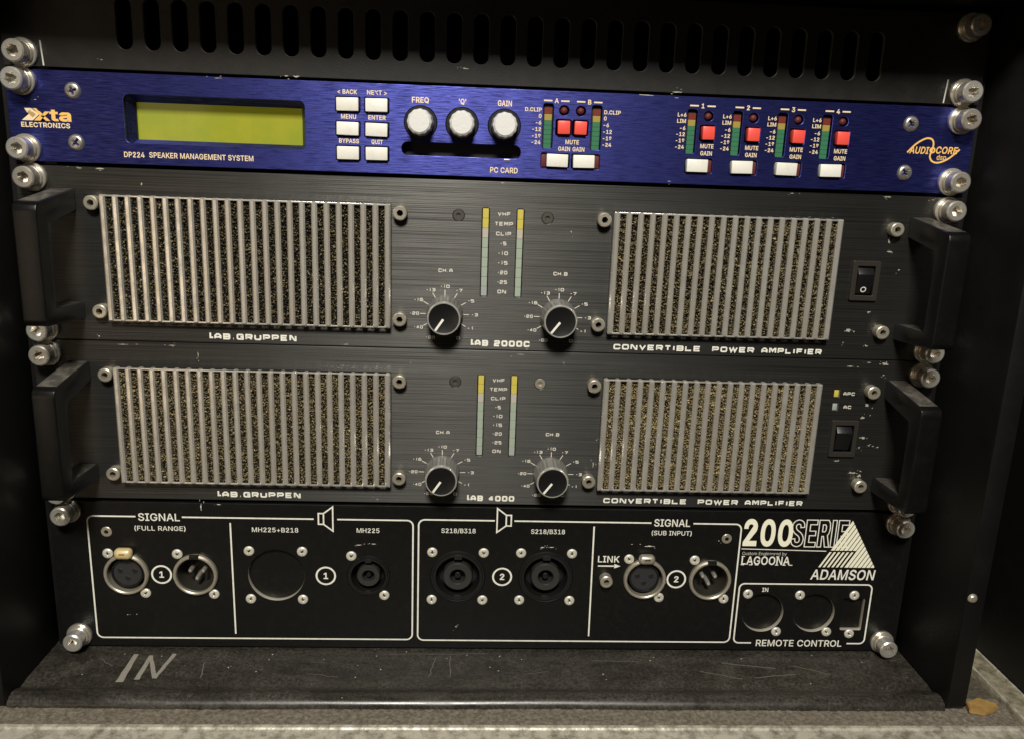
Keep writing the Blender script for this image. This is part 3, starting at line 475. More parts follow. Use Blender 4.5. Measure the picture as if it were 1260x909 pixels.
def chip(parent, x, z, w, h, y=-0.05, m=None):
    """a scuff: one ragged flake with a few crumbs of bare metal around it"""
    bm = bmesh.new()
    def flake(cx, cz, fw, fh, yy):
        n = 13; vs = []
        for i in range(n):
            a = 2*math.pi*i/n; k = random.uniform(0.25, 1.15); vs.append((cx+fw/2*k*math.cos(a), cz+fh/2*k*math.sin(a)))
        c = bm.verts.new((cx, yy, cz)); q = [bm.verts.new((a_, yy, b_)) for a_, b_ in vs]
        for i in range(n): bm.faces.new((c, q[i], q[(i+1) % n]))
    flake(0, 0, w, h, 0)
    for k in range(random.randint(1, 3)):
        d = random.uniform(0.08, 0.32); flake(random.gauss(0, 0.7*w+0.4), random.gauss(0, 0.7*h+0.4), w*d+0.2, h*d+0.2, -0.004*(k+1))
    o = printed('scuff', bm, m or PAINTCHIP, (x, y, z), parent); return o

# ================================================================== the flight case
case = thing('flight_case', (0, 0, -330), 'black wooden rack flight case with dusty base and worn aluminium edges around the equipment', 'flight case')
box('top_board', -258, 258, -52, 240, 46.5, 58, CASE, case, 0.8)
for s in (-1, 1):
    bm = prism_x([(240, -316), (240, 46), (-48, 46), (-51, 43), (-51, -312), (-49, -314.5)], s*247.0, s*257.5, 0.7)
    c = (s*252.2, 90, -135)
    for v in bm.verts: v.co -= Vector(c)
    for v in bm.verts:          # the front edge of the board bows inwards a little
        if v.co.y < -120: v.co.x -= s*3.0*math.sin(math.pi*min(1, max(0, (v.co.z+180)/360)))
    put('side_board', finish(bm, 'side_board', CASE), c, case)
    box('rack_rail', s*222 if s > 0 else -245, 245 if s > 0 else -222, 3.6, 5.6, -314, 46, CASE, case)
    box('outer_wall', min(s*297, s*306), max(s*297, s*306), -60, 240, -330, 60, CASE, case, 0.6)
box('back_board', -257, 257, 232, 240, -314, 46, DARK, case)
# base plate with a rolled front lip
prof = [(240, -312.2), (0, -312.0), (-31, -312.0), (-34, -312.6), (-36.5, -312.9), (-38.5, -311.9), (-41, -310.6), (-44, -310.2), (-47, -310.8), (-49.3, -312.4), (-50.4, -314.8), (-50.2, -317.5), (-46, -318), (240, -318)]
bm = bmesh.new(); nx = 120; rows = []
for i in range(nx+1):
    x = -246.8+493.6*i/nx; row = []
    for j, (y, z) in enumerate(prof):
        jit = random.gauss(0, 0.05) if 4 <= j <= 11 else 0.0
        wob = 0.35*math.sin(x*0.021+1)+0.2*math.sin(x*0.05) if 4 <= j <= 12 else 0.0
        row.append(bm.verts.new((x, y+wob+jit, z+(jit*0.6 if j > 3 else 0)+312)))
    rows.append(row)
for a, b in zip(rows, rows[1:]):
    for j in range(len(prof)): k = (j+1) % len(prof); bm.faces.new((a[j], a[k], b[k], b[j]))
bm.faces.new(rows[0]); bm.faces.new(rows[-1][::-1]); bmesh.ops.recalc_face_normals(bm, faces=bm.faces)
put('base_plate', finish(bm, 'base_plate', BASEM, ang=60), (0, 0, -312), case)
# the IN mark drawn on the base plate
def mark(pts, w0, w1):
    bm = bmesh.new(); n = len(pts); P = []
    for i in range(len(pts)-1):
        for k in range(6): t = k/6; P.append((pts[i][0]*(1-t)+pts[i+1][0]*t+random.gauss(0, 0.12), pts[i][1]*(1-t)+pts[i+1][1]*t))
    P.append(pts[-1]); Lf = []
    for i, p in enumerate(P):
        q = P[min(i+1, len(P)-1)]; o_ = P[max(i-1, 0)]; d = Vector((q[0]-o_[0], q[1]-o_[1])).normalized(); nn = Vector((-d.y, d.x))
        w = (w0+(w1-w0)*i/(len(P)-1))*random.uniform(0.9, 1.08)/2
        Lf.append((bm.verts.new((p[0]+nn.x*w, p[1]+nn.y*w, 0)), bm.verts.new((p[0]-nn.x*w, p[1]-nn.y*w, 0))))
    for a, b in zip(Lf, Lf[1:]): bm.faces.new((a[0], a[1], b[1], b[0]))
    bm.normal_update()
    for f in bm.faces:
        if f.normal.z < 0: f.normal_flip()
    return put('hand_drawn_mark', finish(bm, 'hand_drawn_mark', CHALK, smooth=False), (0, 0, -311.93), case)
mark([(-198.2, -6.5), (-197.3, -32.5)], 2.6, 4.0)
mark([(-189.0, -30.2), (-189.7, -7.6)], 3.0, 2.2); 
m2_ = mark([(-189.4, -8.3), (-180.2, -28.8)], 1.9, 2.3); m2_.location.z += 0.00004
m3_ = mark([(-180.2, -29.2), (-177.2, -5.9)], 2.1, 2.4); m3_.location.z += 0.00008
SCR = mat('pale_scratch', (0.16, 0.145, 0.115), 0.6)
for x, y, dx, dy, w in ((-158, -14, 2, -14, .5), (-30, -8, -3, -18, .35), (-22, -6, 1, -20, .35), (60, -10, 26, -1, .3), (-60, -5, 60, 1, .3), (120, -20, 22, -7, .5), (135, -12, 30, -5, .6), (150, -26, 25, 4, .5), (-100, -24, 18, -3, .3), (175, -14, 20, -8, .5), (-215, -12, 9, -6, .3), (20, -24, 14, 3, .3)):
    bm = bmesh.new(); P = [(dx*t/6+random.gauss(0, .25), dy*t/6+random.gauss(0, .25)) for t in range(7)]; ribbon(bm, P, w)
    for v in bm.verts: v.co = Vector((v.co.x, v.co.z, 0))
    bm.normal_update()
    for f in bm.faces:
        if f.normal.z < 0: f.normal_flip()
    put('scratch', finish(bm, 'scratch', SCR, smooth=False), (x, y, -311.94), case)
for k in range(26):
    put('dust_speck', finish(bm_box(random.uniform(.4, 1.1), random.uniform(.4, .9), 0.3, 0.1, 1), 'dust_speck', PAINTCHIP), (random.uniform(-220, 230), random.uniform(-32, -2), -311.85), case, rot=(0, 0, random.uniform(0, 3)))
# foam bed and aluminium profiles
def bumpy_bar(name, x0, x1, y0, y1, z0, z1, m, nx, ny, amp, parent):
    bm = bmesh.new(); g = []
    for i in range(nx+1):
        g.append([bm.verts.new((x0+(x1-x0)*i/nx, y0+(y1-y0)*j/ny, z1+random.gauss(0, amp))) for j in range(ny+1)])
    for i in range(nx):
        for j in range(ny): bm.faces.new((g[i][j], g[i+1][j], g[i+1][j+1], g[i][j+1]))
    e = [v for v in bm.edges if v.is_boundary]
    r = bmesh.ops.extrude_edge_only(bm, edges=e)
    for v in r['geom']:
        if isinstance(v, bmesh.types.BMVert): v.co.z = z0
    bmesh.ops.recalc_face_normals(bm, faces=bm.faces)
    c = Vector(((x0+x1)/2, (y0+y1)/2, (z0+z1)/2))
    for v in bm.verts: v.co -= c
    return put(name, finish(bm, name, m, ang=80), c, parent)
bumpy_bar('foam_strip', -282, 281.6, -65.0, -40, -330, -315.2, FOAMG, 360, 16, 0.22, case)
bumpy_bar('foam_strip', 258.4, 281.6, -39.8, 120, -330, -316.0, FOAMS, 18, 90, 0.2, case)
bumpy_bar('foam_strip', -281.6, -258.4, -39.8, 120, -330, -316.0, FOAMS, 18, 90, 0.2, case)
bm = prism_x([(-65.2, -330), (-65.2, -313.2), (-66.4, -312.3), (-68.2, -312.6), (-69.0, -313.6), (-86, -314.2), (-92, -316.5), (-95, -321), (-95, -330)], -310, 310, 0.3)
bmesh.ops.translate(bm, verts=bm.verts, vec=(0, 80, 320)); put('edge_profile', finish(bm, 'edge_profile', ALU), (0, -80, -320), case)
for s in (-1, 1):
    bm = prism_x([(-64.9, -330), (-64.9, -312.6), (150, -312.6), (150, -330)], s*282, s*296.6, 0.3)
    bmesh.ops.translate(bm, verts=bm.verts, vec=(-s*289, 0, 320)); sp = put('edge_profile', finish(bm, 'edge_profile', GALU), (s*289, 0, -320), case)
    for x in (282.9, 296.0): box('profile_lip', min(s*(x-.7), s*(x+.7)), max(s*(x-.7), s*(x+.7)), -64.5, 150, -313, -311.4, ALU, sp, 0.3)
box('case_floor', -306, 306, -60, 240, -336, -330.2, CASE, case)
put('side_rivet', finish(lathe([(0.01, -1.6), (1.6, -1.4), (2.4, -0.6), (2.6, 0)], 20), 'side_rivet', NICKEL), (250.0, -51.0, -247.5), case)

# the loose chip on the foam
bm = bmesh.new(); P = [(-9, -3.5), (-2, -6), (8.5, -1.5), (9, 1.5), (1, 6), (-7.5, 2.5)]
lo = [bm.verts.new((x, y, -1.6)) for x, y in P]; hi = [bm.verts.new((x*0.96, y*0.96, 1.3+0.1*y)) for x, y in P]
bm.faces.new(lo[::-1]); bm.faces.new(hi)
for i in range(6): bm.faces.new((lo[i], lo[(i+1) % 6], hi[(i+1) % 6], hi[i]))
bmesh.ops.bevel(bm, geom=list(bm.edges), offset=0.4, segments=2, affect='EDGES')
ch = put('wood_chip', finish(bm, 'wood_chip', WOODC), (267.5, -49.5, -313.2), None)
ch['label'] = 'small ochre chip lying on the foam in the lower right corner of the case'; ch['category'] = 'chip'

# ================================================================== ventilation panel
vent = thing('ventilation_panel', (0, 0, 0.6), 'black slotted ventilation panel above the blue processor, topmost in the rack', 'vent panel')
holes = [rrect(-183.4+13.13*i, 21.8, 7.3, 23.4, 3.6, 8) for i in range(29)]
plate('panel', rrect(0, 22.3, 482.6, 43.2, 1.2), holes, 2.2, 0.25, [VENT, mat('lit_slot_edge', (0.10, 0.088, 0.07), 0.5)], (0, 0, 22.3), vent, hole_mat=True)  # slot walls paler than the panel, the light they catch is in the colour
box('bottom_flange', -224.5, 224.5, 2.2, 14, 0.8, 2.4, VENT, vent)
for x, z, k in ((-231.4, 6.6, 'hex'), (231.5, 6.3, 'torx'), (230.5, 37.3, 'hex'), (-232, 38, 'hex')): rack_bolt(x, z, vent, k)
for s in (-1, 1): lines('scratch', [([(s*223.2, 12.5), (s*222.4, 1.2)], False)], 0.7, INKG, vent)
for x, z, w, h in ((-107, 1.0, 3, .6), (-102.5, 1.0, 4.5, .9), (86, 1.1, 5, .7), (-195, 5, 1.6, .5), (-20, 8, 3, .8)): chip(vent, x, z, w, h)

# ================================================================== speaker processor (blue)
xta = thing('speaker_processor', (0, 0, -43.6), 'blue brushed one-unit speaker processor with yellow-green display and white buttons', 'processor')
BUT = [(-77.7, -11.0), (-63.5, -11.0), (-77.7, -22.6), (-63.5, -22.6), (-77.7, -34.2), (-63.5, -34.1)]
KN = [-41.9, -21.3, -0.2]
MET = [21.6, 46.0]+[94.4+23.15*i for i in range(4)]
LEDX = [29.5, 37.9]+[102.7+23.15*i for i in range(4)]
GAINX = [(27.0, -1), (40.5, 1)]+[(98.5+23.15*i, 1) for i in range(4)]
holes = [rrect(-142.6, -21.9, 87.2, 22.9, 2.6)]
holes += [rrect(x, z, 11.9, 7.3, 0.6) for x, z in BUT]
holes += [rrect(-21.4, -30.9, 59.4, 6.4, 3.0, 8)]
holes += [circ(x, -18.3, 8.1) for x in KN]
MZ = {i: (-18.0 if i < 2 else -17.9) for i in range(6)}
holes += [rrect(x, -17.6, 5.0, 21.6, 1.2) for x in MET]
holes += [circ(x, -9.8, 2.4, 24) for x in LEDX]+[rrect(x, -18.0, 7.8, 7.8, 1.0) for x in LEDX]
holes += [rrect(x+1.0*s, -34.2, 14.2, 7.4, 1.0) for x, s in GAINX]
plate('panel', rrect(0, -22.1, 482.6, 43.0, 1.0), holes, 3.0, 0.3, [BLUE, BLUE], (0, 0, -22.1), xta)
# a dark back plate closes the openings
box('back_plate', -224, 224, 10.8, 12.0, -43.0, -1.0, DARK, xta)
# display: sloping bezel, screen, clear edge
bm = bmesh.new(); A = rrect(-142.6, -21.9, 87.6, 23.3, 2.8, 4); B = rrect(-142.6, -22.4, 81.8, 17.9, 0.5, 4)
a = [bm.verts.new((x+142.6, 2.6, z+21.9)) for x, z in A]; b = [bm.verts.new((x+142.6, 8.4, z+21.9)) for x, z in B]; c = [bm.verts.new((x+142.6, 10.4, z+21.9)) for x, z in B]
for i in range(len(a)):
    j = (i+1) % len(a); bm.faces.new((a[i], a[j], b[j], b[i])); bm.faces.new((b[i], b[j], c[j], c[i]))
bmesh.ops.recalc_face_normals(bm, faces=bm.faces)
for f in bm.faces:
    if f.normal.y > 0.1: f.normal_flip()
disp = put('display', finish(bm, 'display', BLUE), (-142.6, 0, -21.9), xta)
box('screen', -184.0, -100.9, 9.6, 10.4, -31.8, -13.2, LCD, disp)
BTN = finish(bm_box(10.8, 5.0, 6.3, 0.35), 'button', WHITE)
for x, z in BUT: put('button', BTN, (x, 0.4+random.uniform(-.3, .2), z), xta, rot=(R(random.uniform(-2, 2)), R(random.uniform(-1, 1)), R(random.uniform(-2, 2))))
for t_, x, z, w in (('< BACK', -77.9, -5.1, 9.6), ('NEXT >', -63.4, -5.0, 9.8), ('MENU', -77.4, -16.8, 7.4), ('ENTER', -63.4, -16.8, 8.6), ('BYPASS', -77.3, -28.4, 9.8), ('QUIT', -63.4, -28.4, 5.6)):
    text(t_, x, z, 2.1, INKP, xta, w, 0.04)
KB = finish(lathe([(0.01, -0.1), (7.9, -0.1), (7.9, 3.0)], 40), 'knob_well', BPLA)
def fac(r): return lambda t: r*(1-0.022*(1+math.cos(12*t)))
KC = finish(lathe([(0.01, -10.2), (4.9, -10.2), (fac(6.0), -9.4), (fac(6.5), -4.0), (fac(6.6), 0.5)], 60), 'knob', KNOBW, ang=30)
for x in KN:
    k = put('knob', KC, (x, -0.4, -18.3), xta, rot=(0, random.uniform(0, 1), 0)); put('knob_well', KB, (x, 0, -18.3), k, rot=(0, 0, 0))
for t_, x, w in (('FREQ', -42.1, 8.4), ("'Q'", -21.3, 3.6), ('GAIN', -0.3, 7.0)): text(t_, x, -7.6, 2.7, INKP, xta, w, 0.04)
box('card_slot', -51.5, 8.7, 7.0, 8.4, -34.6, -27.2, DARK, xta)
box('card_eject_tab', 0.0, 3.4, -0.2, 1.6, -35.2, -34.4, NICKEL, xta, 0.2)
text('PC CARD', 0.3, -39.9, 2.7, INKP, xta, 14.0, 0.04)
def seg(h, m): return finish(bm_box(3.7, 1.2, h, 0.08, 1), 'led_segment', m)
S_R, S_Y, S_G = seg(3.0, REDS), seg(3.1, YELS), seg(2.2, GRNS)
LEDM = finish(lathe([(0.01, -1.0), (1.0, -0.8), (1.7, -0.1), (1.95, 1.6)], 24), 'indicator', REDD)
MUTE = finish(bm_box(6.2, 5.0, 6.4, 0.4), 'mute_button', REDB)
for i, x in enumerate(MET):
    mt = put('level_meter', finish(bm_box(4.6, 0.8, 20.6), 'level_meter', DARK), (x, 2.6, -17.6), xta)
    z = -8.6
    put('led_segment', S_R, (x, 1.5, z-1.5), mt); z -= 3.1
    put('led_segment', S_Y, (x, 1.5, z-1.6), mt); z -= 3.2
    for k in range(6): put('led_segment', S_G, (x, 1.5, z-1.1), mt); z -= 2.27
    put('indicator', LEDM, (LEDX[i], 1.2, -9.8), xta)
    put('mute_button', MUTE, (LEDX[i]+0.1, 0.2, -18.0), xta, rot=(R(random.uniform(-2, 2)), R(random.uniform(-1.5, 1.5)), R(random.uniform(-2, 2))))
    gx, s = GAINX[i]; put('gain_button', BTN, (gx, 0.6, -34.2), xta, rot=(R(random.uniform(-2, 2)), R(random.uniform(-1, 1)), R(random.uniform(-2, 2))))
    box('gain_lens', min(gx+s*5.6, gx+s*8.0), max(gx+s*5.6, gx+s*8.0), 1.2, 3.5, -37.4, -31.0, REDD, xta, 0.1)
    if i > 1:
        n = str(i-1); cx = LEDX[i]-3.4; text(n, cx, -5.0, 2.3, INKP, xta, None, 0.04)
        for a_, b_ in ((-6.6, -2.2), (2.2, 6.4)): lines('rule_line', [([(cx+a_, -5.0), (cx+b_, -5.0)], False)], 0.7, INKP, xta)
        for t_, z in (('L+6', -9.6), ('LIM', -12.6), ('-6', -16.0), ('-12', -19.0), ('-18', -22.1), ('-24', -25.2)): text(t_, x-3.2, z, 1.9, INKP, xta, None, 0.04, 'R')
        text('MUTE', LEDX[i]+0.3, -24.4, 2.1, INKP, xta, 6.8, 0.04); text('GAIN', LEDX[i]+0.2, -27.9, 2.1, INKP, xta, 6.0, 0.04)
for n, cx in (('A', 25.5), ('B', 42.0)):
    text(n, cx, -5.4, 2.3, INKP, xta, None, 0.04)
    for a_, b_ in ((-6.4, -2.2), (2.2, 6.4)): lines('rule_line', [([(cx+a_, -5.4), (cx+b_, -5.4)], False)], 0.7, INKP, xta)
for t_, z in (('D.CLIP', -9.9), ('0', -12.9), ('-6', -16.1), ('-12', -19.3), ('-18', -22.5), ('-24', -25.6)):
    text(t_, 18.2, z, 1.9, INKP, xta, None, 0.04, 'R'); text(t_, 49.6, z, 1.9, INKP, xta, None, 0.04, 'L')
text('MUTE', 34.2, -24.9, 2.1, INKP, xta, 6.8, 0.04); text('GAIN', 30.3, -28.3, 2.1, INKP, xta, 6.0, 0.04); text('GAIN', 37.6, -28.3, 2.1, INKP, xta, 6.0, 0.04)
text('DP224', -187.6, -38.9, 2.6, INKP, xta, 9.9, 0.03, 'L'); text('SPEAKER MANAGEMENT SYSTEM', -175.4, -38.7, 2.6, INKP, xta, 50.8, 0.03, 'L')
for x, z in ((-209.8, -9.8), (-210.2, -34.1), (207.3, -9.6), (207.5, -33.8)): scr('panel_screw', PHIL, x, z, xta)
for x, z, k in ((-233.5, -5.9, 'torx'), (-234, -37.7, 'hex'), (233, -6.9, 'torx'), (232.6, -37.6, 'hex')): rack_bolt(x, z, xta, k)
# maker's mark on the left
text('xta', -211.6, -21.55, 5.7, INKY, xta, 17.0, 0.055, 'R')
poly('logo_arrow', [(-233.6, -18.7), (-230.2, -18.7), (-226.8, -21.5), (-230.0, -24.4), (-235.2, -24.4), (-231.8, -21.6)], INKP, xta)
poly('logo_arrow', [(-229.6, -18.7), (-227.9, -18.7), (-225.4, -21.5), (-228.2, -24.4), (-229.4, -24.4), (-226.2, -21.5)], INKY, xta, y=-0.1)
poly('logo_arrow', [(-232.3, -19.9), (-229.6, -20.4), (-228.2, -21.6), (-230.0, -23.0), (-231.3, -21.6)], mat('bronze_print', (0.45, 0.28, 0.10), 0.5), xta, y=-0.12)
text('ELECTRONICS', -224.1, -26.4, 2.3, INKP, xta, 23.2, 0.04)
# swoosh mark on the right
def smooth_path(K, n=8):
    P = []
    for i in range(len(K)-1):
        p0, p1, p2, p3 = K[max(i-1, 0)], K[i], K[i+1], K[min(i+2, len(K)-1)]
        for k in range(n):
            t = k/n; P.append(tuple(0.5*((2*p1[d])+(-p0[d]+p2[d])*t+(2*p0[d]-5*p1[d]+4*p2[d]-p3[d])*t*t+(-p0[d]+3*p1[d]-3*p2[d]+p3[d])*t**3) for d in (0, 1)))
    return P+[K[-1]]
lines('logo_swoosh', [(smooth_path([(207.4, -23.6), (211.5, -19.2), (216.2, -16.4), (219.4, -16.7), (220.6, -19.0), (220.2, -22.2), (219.6, -25.2), (221.2, -27.6), (224.8, -28.1), (229.8, -25.8), (234.8, -21.2)]), False)], 0.85, INKY, xta)
text('AUDI', 218.8, -22.3, 3.5, INKY, xta, 10.4, 0.04, 'R', y=-0.1, shear=0.15); text('CORE', 222.4, -21.9, 3.5, INKY, xta, 11.6, 0.04, 'L', y=-0.1, shear=0.15)
lines('logo_dot', [(circ(220.5, -22.1, 1.15, 20), True)], 0.8, INKY, xta, y=-0.12)
text('dsp', 225.8, -25.5, 2.6, INKY, xta, 5.0, 0.02, y=-0.1)
for x, z, w, h in ((-140, -1.2, 4, .5), (70, -0.9, 8, .6), (-228, -14.6, 1.6, .5), (85, -42.4, 3, .4)): chip(xta, x, z, w, h)

# ================================================================== power amplifiers
def hprof(dz): return [(0, -56.2+dz), (-35.6, -61.0+dz), (-38.2, -62.4+dz), (-39, -65+dz), (-39, -116.6+dz), (-37.4, -119.0+dz), (0, -121.8+dz), (0, -113+dz), (-28.6, -112.0+dz), (-28.6, -71.6+dz), (0, -66.8+dz)]
bm = prism_x([(y, z+90) for y, z in hprof(0)], -5.6, 5.6, 0.8, 3); 
bm.normal_update()
for f in bm.faces:
    if f.normal.z > 0.8 and f.calc_area() > 20: f.material_index = 1          # dust and rubbed paint on the ledges
HAND = finish(bm, 'handle', [BHAN, mat('dusty_handle_ledge', (0.06, 0.055, 0.047), 0.36, 0.0, 0.5, noise=(170, (0.22, 0.20, 0.165), 0.8, 9.0, (0.45, 0.72)), bump=(900, 0.2))], ang=40)
BARW, BARH = 2.9, 63.6
BAR = finish(bm_box(BARW, 4.4, BARH, 0.75, 1), 'bar', BARM, ang=20)
KNB = finish(lathe([(7.75, -14.0), (8.3, -14.0), (8.6, -13.6), (8.7, -12.9), (8.55, -12.2), (8.5, -11.8)], 64), 'knob_rim', CHROME)
def knurl(r): return lambda t: r*(1+0.018*math.cos(24*t))
KNS = finish(lathe([(8.3, -12.1), (knurl(8.75), -11.4), (knurl(9.0), -2.6), (9.6, -2.0), (9.7, -0.3), (9.7, 0)], 144), 'knob', KBODY, ang=60)
KNF = finish(lathe([(0.01, -13.7), (7.6, -13.75), (7.8, -13.85)], 48), 'knob_face', BPLA)
PTR = finish(bm_box(1.15, 0.3, 7.2, 0.05, 1), 'knob_pointer', INK)
SWB = mat('switch_bezel_plastic', (0.028, 0.024, 0.020), 0.38)
def foam_block(x0, x1, z0_, z1_, m, parent):
    nx, nz = int((x1-x0)/0.62), int((z1_-z0_)/0.62); bm = bmesh.new(); g = []
    cx, cz = (x0+x1)/2, (z0_+z1_)/2
    for i in range(nx+1):
        g.append([bm.verts.new((x0+(x1-x0)*i/nx-cx, random.choice((0.0, 0.15, 0.5, 1.3, 1.7)), z0_+(z1_-z0_)*j/nz-cz)) for j in range(nz+1)])
    for i in range(nx):
        for j in range(nz): bm.faces.new((g[i][j], g[i+1][j], g[i+1][j+1], g[i][j+1]))
    face_front(bm); return put('filter_foam', finish(bm, 'filter_foam', m, smooth=False), (cx, -3.6, cz), parent)
def amplifier(dz, label, model, model_w, grp):
    t = thing('power_amplifier', (0, 0, -132.9+dz), label, 'amplifier', grp)
    z0, z1 = -132.9+dz, -45.5+dz
    sx, sz = 194.0, -90.2+dz
    holes = [rrect(x, -81.7+dz, 3.5, 45.6, 0.9) for x in (-8.2, 9.6)]+[circ(x, -63.1+dz, 2.9, 28) for x in (-22.1, 23.6)]
    holes += [rrect(sx, sz, 12.6, 19.0, 0.4)]
    if dz: holes += [rrect(187.3, -64.6+dz, 2.7, 4.2, 0.2), rrect(187.3, -72.2+dz, 2.7, 4.2, 0.2)]
    plate('panel', rrect(0, (z0+z1)/2, 482.6, z1-z0, 0.8), holes, 3.0, 0.35, [BLK, BLK], (0, 0, (z0+z1)/2), t)
    box('back_plate', -222, 222, 12.0, 13.0, z0+1, z1-1, DARK, t)
    for s, x in ((-1, -218.6), (1, 219.8)): put('handle', HAND, (x, -0.02, -90+dz), t)
    for gx0, n, pitch, dust in ((-199.5, 24, 6.1, 1.0 if dz else 0.6), (57.4, 20, 6.13, 1.4 if dz else 0.85)):
        gw = (n-1)*pitch+BARW; cx = gx0+gw/2; cz = -90.2+dz
        gr = box('grille', gx0, gx0+gw, -0.7, -0.02, cz-BARH/2, cz+BARH/2, DARK, t)
        foam_block(gx0+1, gx0+gw-1, cz-BARH/2+1.2, cz+BARH/2-1.2, FILT[dust], gr)
        for i in range(n): put('bar', BAR, (gx0+BARW/2+pitch*i, -3.3, cz+random.uniform(-.08, .08)), gr)
        for zz in (cz+BARH/2-0.55, cz-BARH/2+0.55): box('rail', gx0+0.1, gx0+gw-0.1, -4.9, -3.62, zz-0.4, zz+0.4, BARM, gr, 0.1)
    for x in (-203.8, -51.6, 52.5, 205.9):
        for z in (-62.7, -117.2): scr('socket_screw', CAPS, x, z+dz, t)
    for x in (-22.1, 23.6): scr('flush_screw', CAPF if dz and x > 0 else CAPB, x, -63.1+dz, t, 0.3)
    for x in (-8.2, 9.6):
        lb = put('level_bar', finish(bm_box(3.3, 0.5, 45.2), 'level_bar', DARK), (x, 1.6, -81.7+dz), t)
        cols = [AYEL, AYEL, APNK]+[AGRN]*5+[AGRY if (x < 0 or dz) else AGRN]
        for i, m in enumerate(cols):
            put('bar_segment', finish(bm_box(3.0, 0.9, 4.9, 0.08, 1), 'bar_segment', m), (x, 0.95, -61.3-5.02*i+dz-0.3), lb)
    for i, s in enumerate(('VHF', 'TEMP', 'CLIP', '-5', '-10', '-15', '-20', '-25', 'ON')):
        wide(s, 1.2, -61.7-5.0*i+dz, 1.95, INKG, t, {'VHF': 6.6, 'TEMP': 9.4, 'CLIP': 7.8, 'ON': 4.6, '-5': 3.2}.get(s, 5.2), 0.24)
    for x, n in ((-28.4, 'CH.A'), (31.5, 'CH.B')):
        kz = -114.4+dz; wide(n, x+0.1, -91.5+dz, 1.9, INKG, t, 7.4, 0.24)
        k = put('knob', KNS, (x, 0, kz), t); put('knob_rim', KNB, (x, 0, kz), k); kf = put('knob_face', KNF, (x, 0, kz), k)
        a = R(214 if n == 'CH.A' else 217); put('knob_pointer', PTR, (x+4.1*math.sin(a), -13.85, kz+4.1*math.cos(a)), kf, rot=(0, a, 0))
        for i, s in enumerate(('-80', '-40', '-20', '-16', '-13', '-10', '-7', '-5', '-3', '-1', '0')):
            a = R(-150+30*i); sn, cs = math.sin(a), math.cos(a)
            if 0 < i < 10: lines('scale_tick', [([(x+9.9*sn, kz+9.9*cs), (x+12.8*sn, kz+12.8*cs)], False)], 0.42, INKG, t)
            wide(s, x+(15.8 if abs(sn) > .8 else 14.8)*sn, kz+14.6*cs, 1.7, INKG, t, {1: 1.9, 2: 3.4, 3: 4.8}[len(s)], 0.24)
    wide('lAB.GRUPPEN', -128.5, -129.45+dz, 3.2, INK, t, 45.6, 0.28, drop={0: (0.22, 0.14)})
    wide(model, -15.0, -129.4+dz, 3.3, INK, t, model_w, 0.28, align='L', drop={0: (0.22, 0.14)})
    wide('CONVERTIBLE', 62.0, -129.55+dz, 3.0, INK, t, 47.2, 0.27, align='L')
    wide('POWER', 115.6, -129.55+dz, 3.0, INK, t, 23.0, 0.27, align='L'); wide('AMPLIFIER', 142.6, -129.55+dz, 3.0, INK, t, 33.2, 0.27, align='L')
    # rocker switch
    sw = plate('power_switch', rrect(sx, sz, 15.0, 21.2, 0.8), [rrect(sx, sz, 9.6 if not dz else 10.4, 15.6, 0.3)], 2.2, 0.3, [SWB, SWB], (sx, -1.6, sz), t)
    bm = prism_x([(3, 7.2), (0.2, 7.2), (-2.4, 3.6), (-1.5, 0.2), (0.3, -6.6), (0.6, -7.2), (3, -7.2)], -4.3, 4.3, 0.25)
    put('rocker', finish(bm, 'rocker', BPLA, ang=25), (sx, 0, sz), sw)
    if not dz:
        # the two marks lie on the sloping lower face of the rocker
        o1 = lines('on_mark', [([(sx+0.4, sz+0.4), (sx+0.4, sz-2.4)], False)], 0.6, INKG, sw, y=-1.05); o1.rotation_euler = (R(14), 0, 0)
        o2 = lines('off_mark', [(circ(sx+0.0, sz-4.7, 1.3, 20), True)], 0.5, INK, sw, y=-0.35); o2.rotation_euler = (R(14), 0, 0)
    else:
        for z, m, s in ((-64.6, AYEL, 'APC'), (-72.2, AGRY, 'AC')):
            box('status_light', 186.0, 188.6, 0.5, 1.5, z-2.0+dz, z+2.0+dz, m, t, 0.1)
            wide(s, 194.2, z+dz, 1.9, INKG, t, 6.4 if s == 'APC' else 4.4, 0.24)
    return t
a1 = amplifier(0.0, 'black power amplifier directly under the blue processor, its rocker switch marked with a white ring', 'lAB 2000C', 32.0, 'pair of black rack amplifiers')
for x, z, k in ((-232.5, -51.3, 'hex'), (-233.5, -127.2, 'hex'), (232.9, -52.1, 'hex'), (233.5, -127.0, 'hex')): rack_bolt(x, z, a1, k)
a2 = amplifier(-87.85, 'black power amplifier above the connector panel, with two small status lights over its switch', 'lAB 4000', 27.0, 'pair of black rack amplifiers')
for x, z, k in ((-233.6, -140.0, 'torx'), (-232.5, -215.4, 'hex'), (233.2, -140.5, 'hex'), (232, -215.5, 'hex')): rack_bolt(x, z, a2, k)
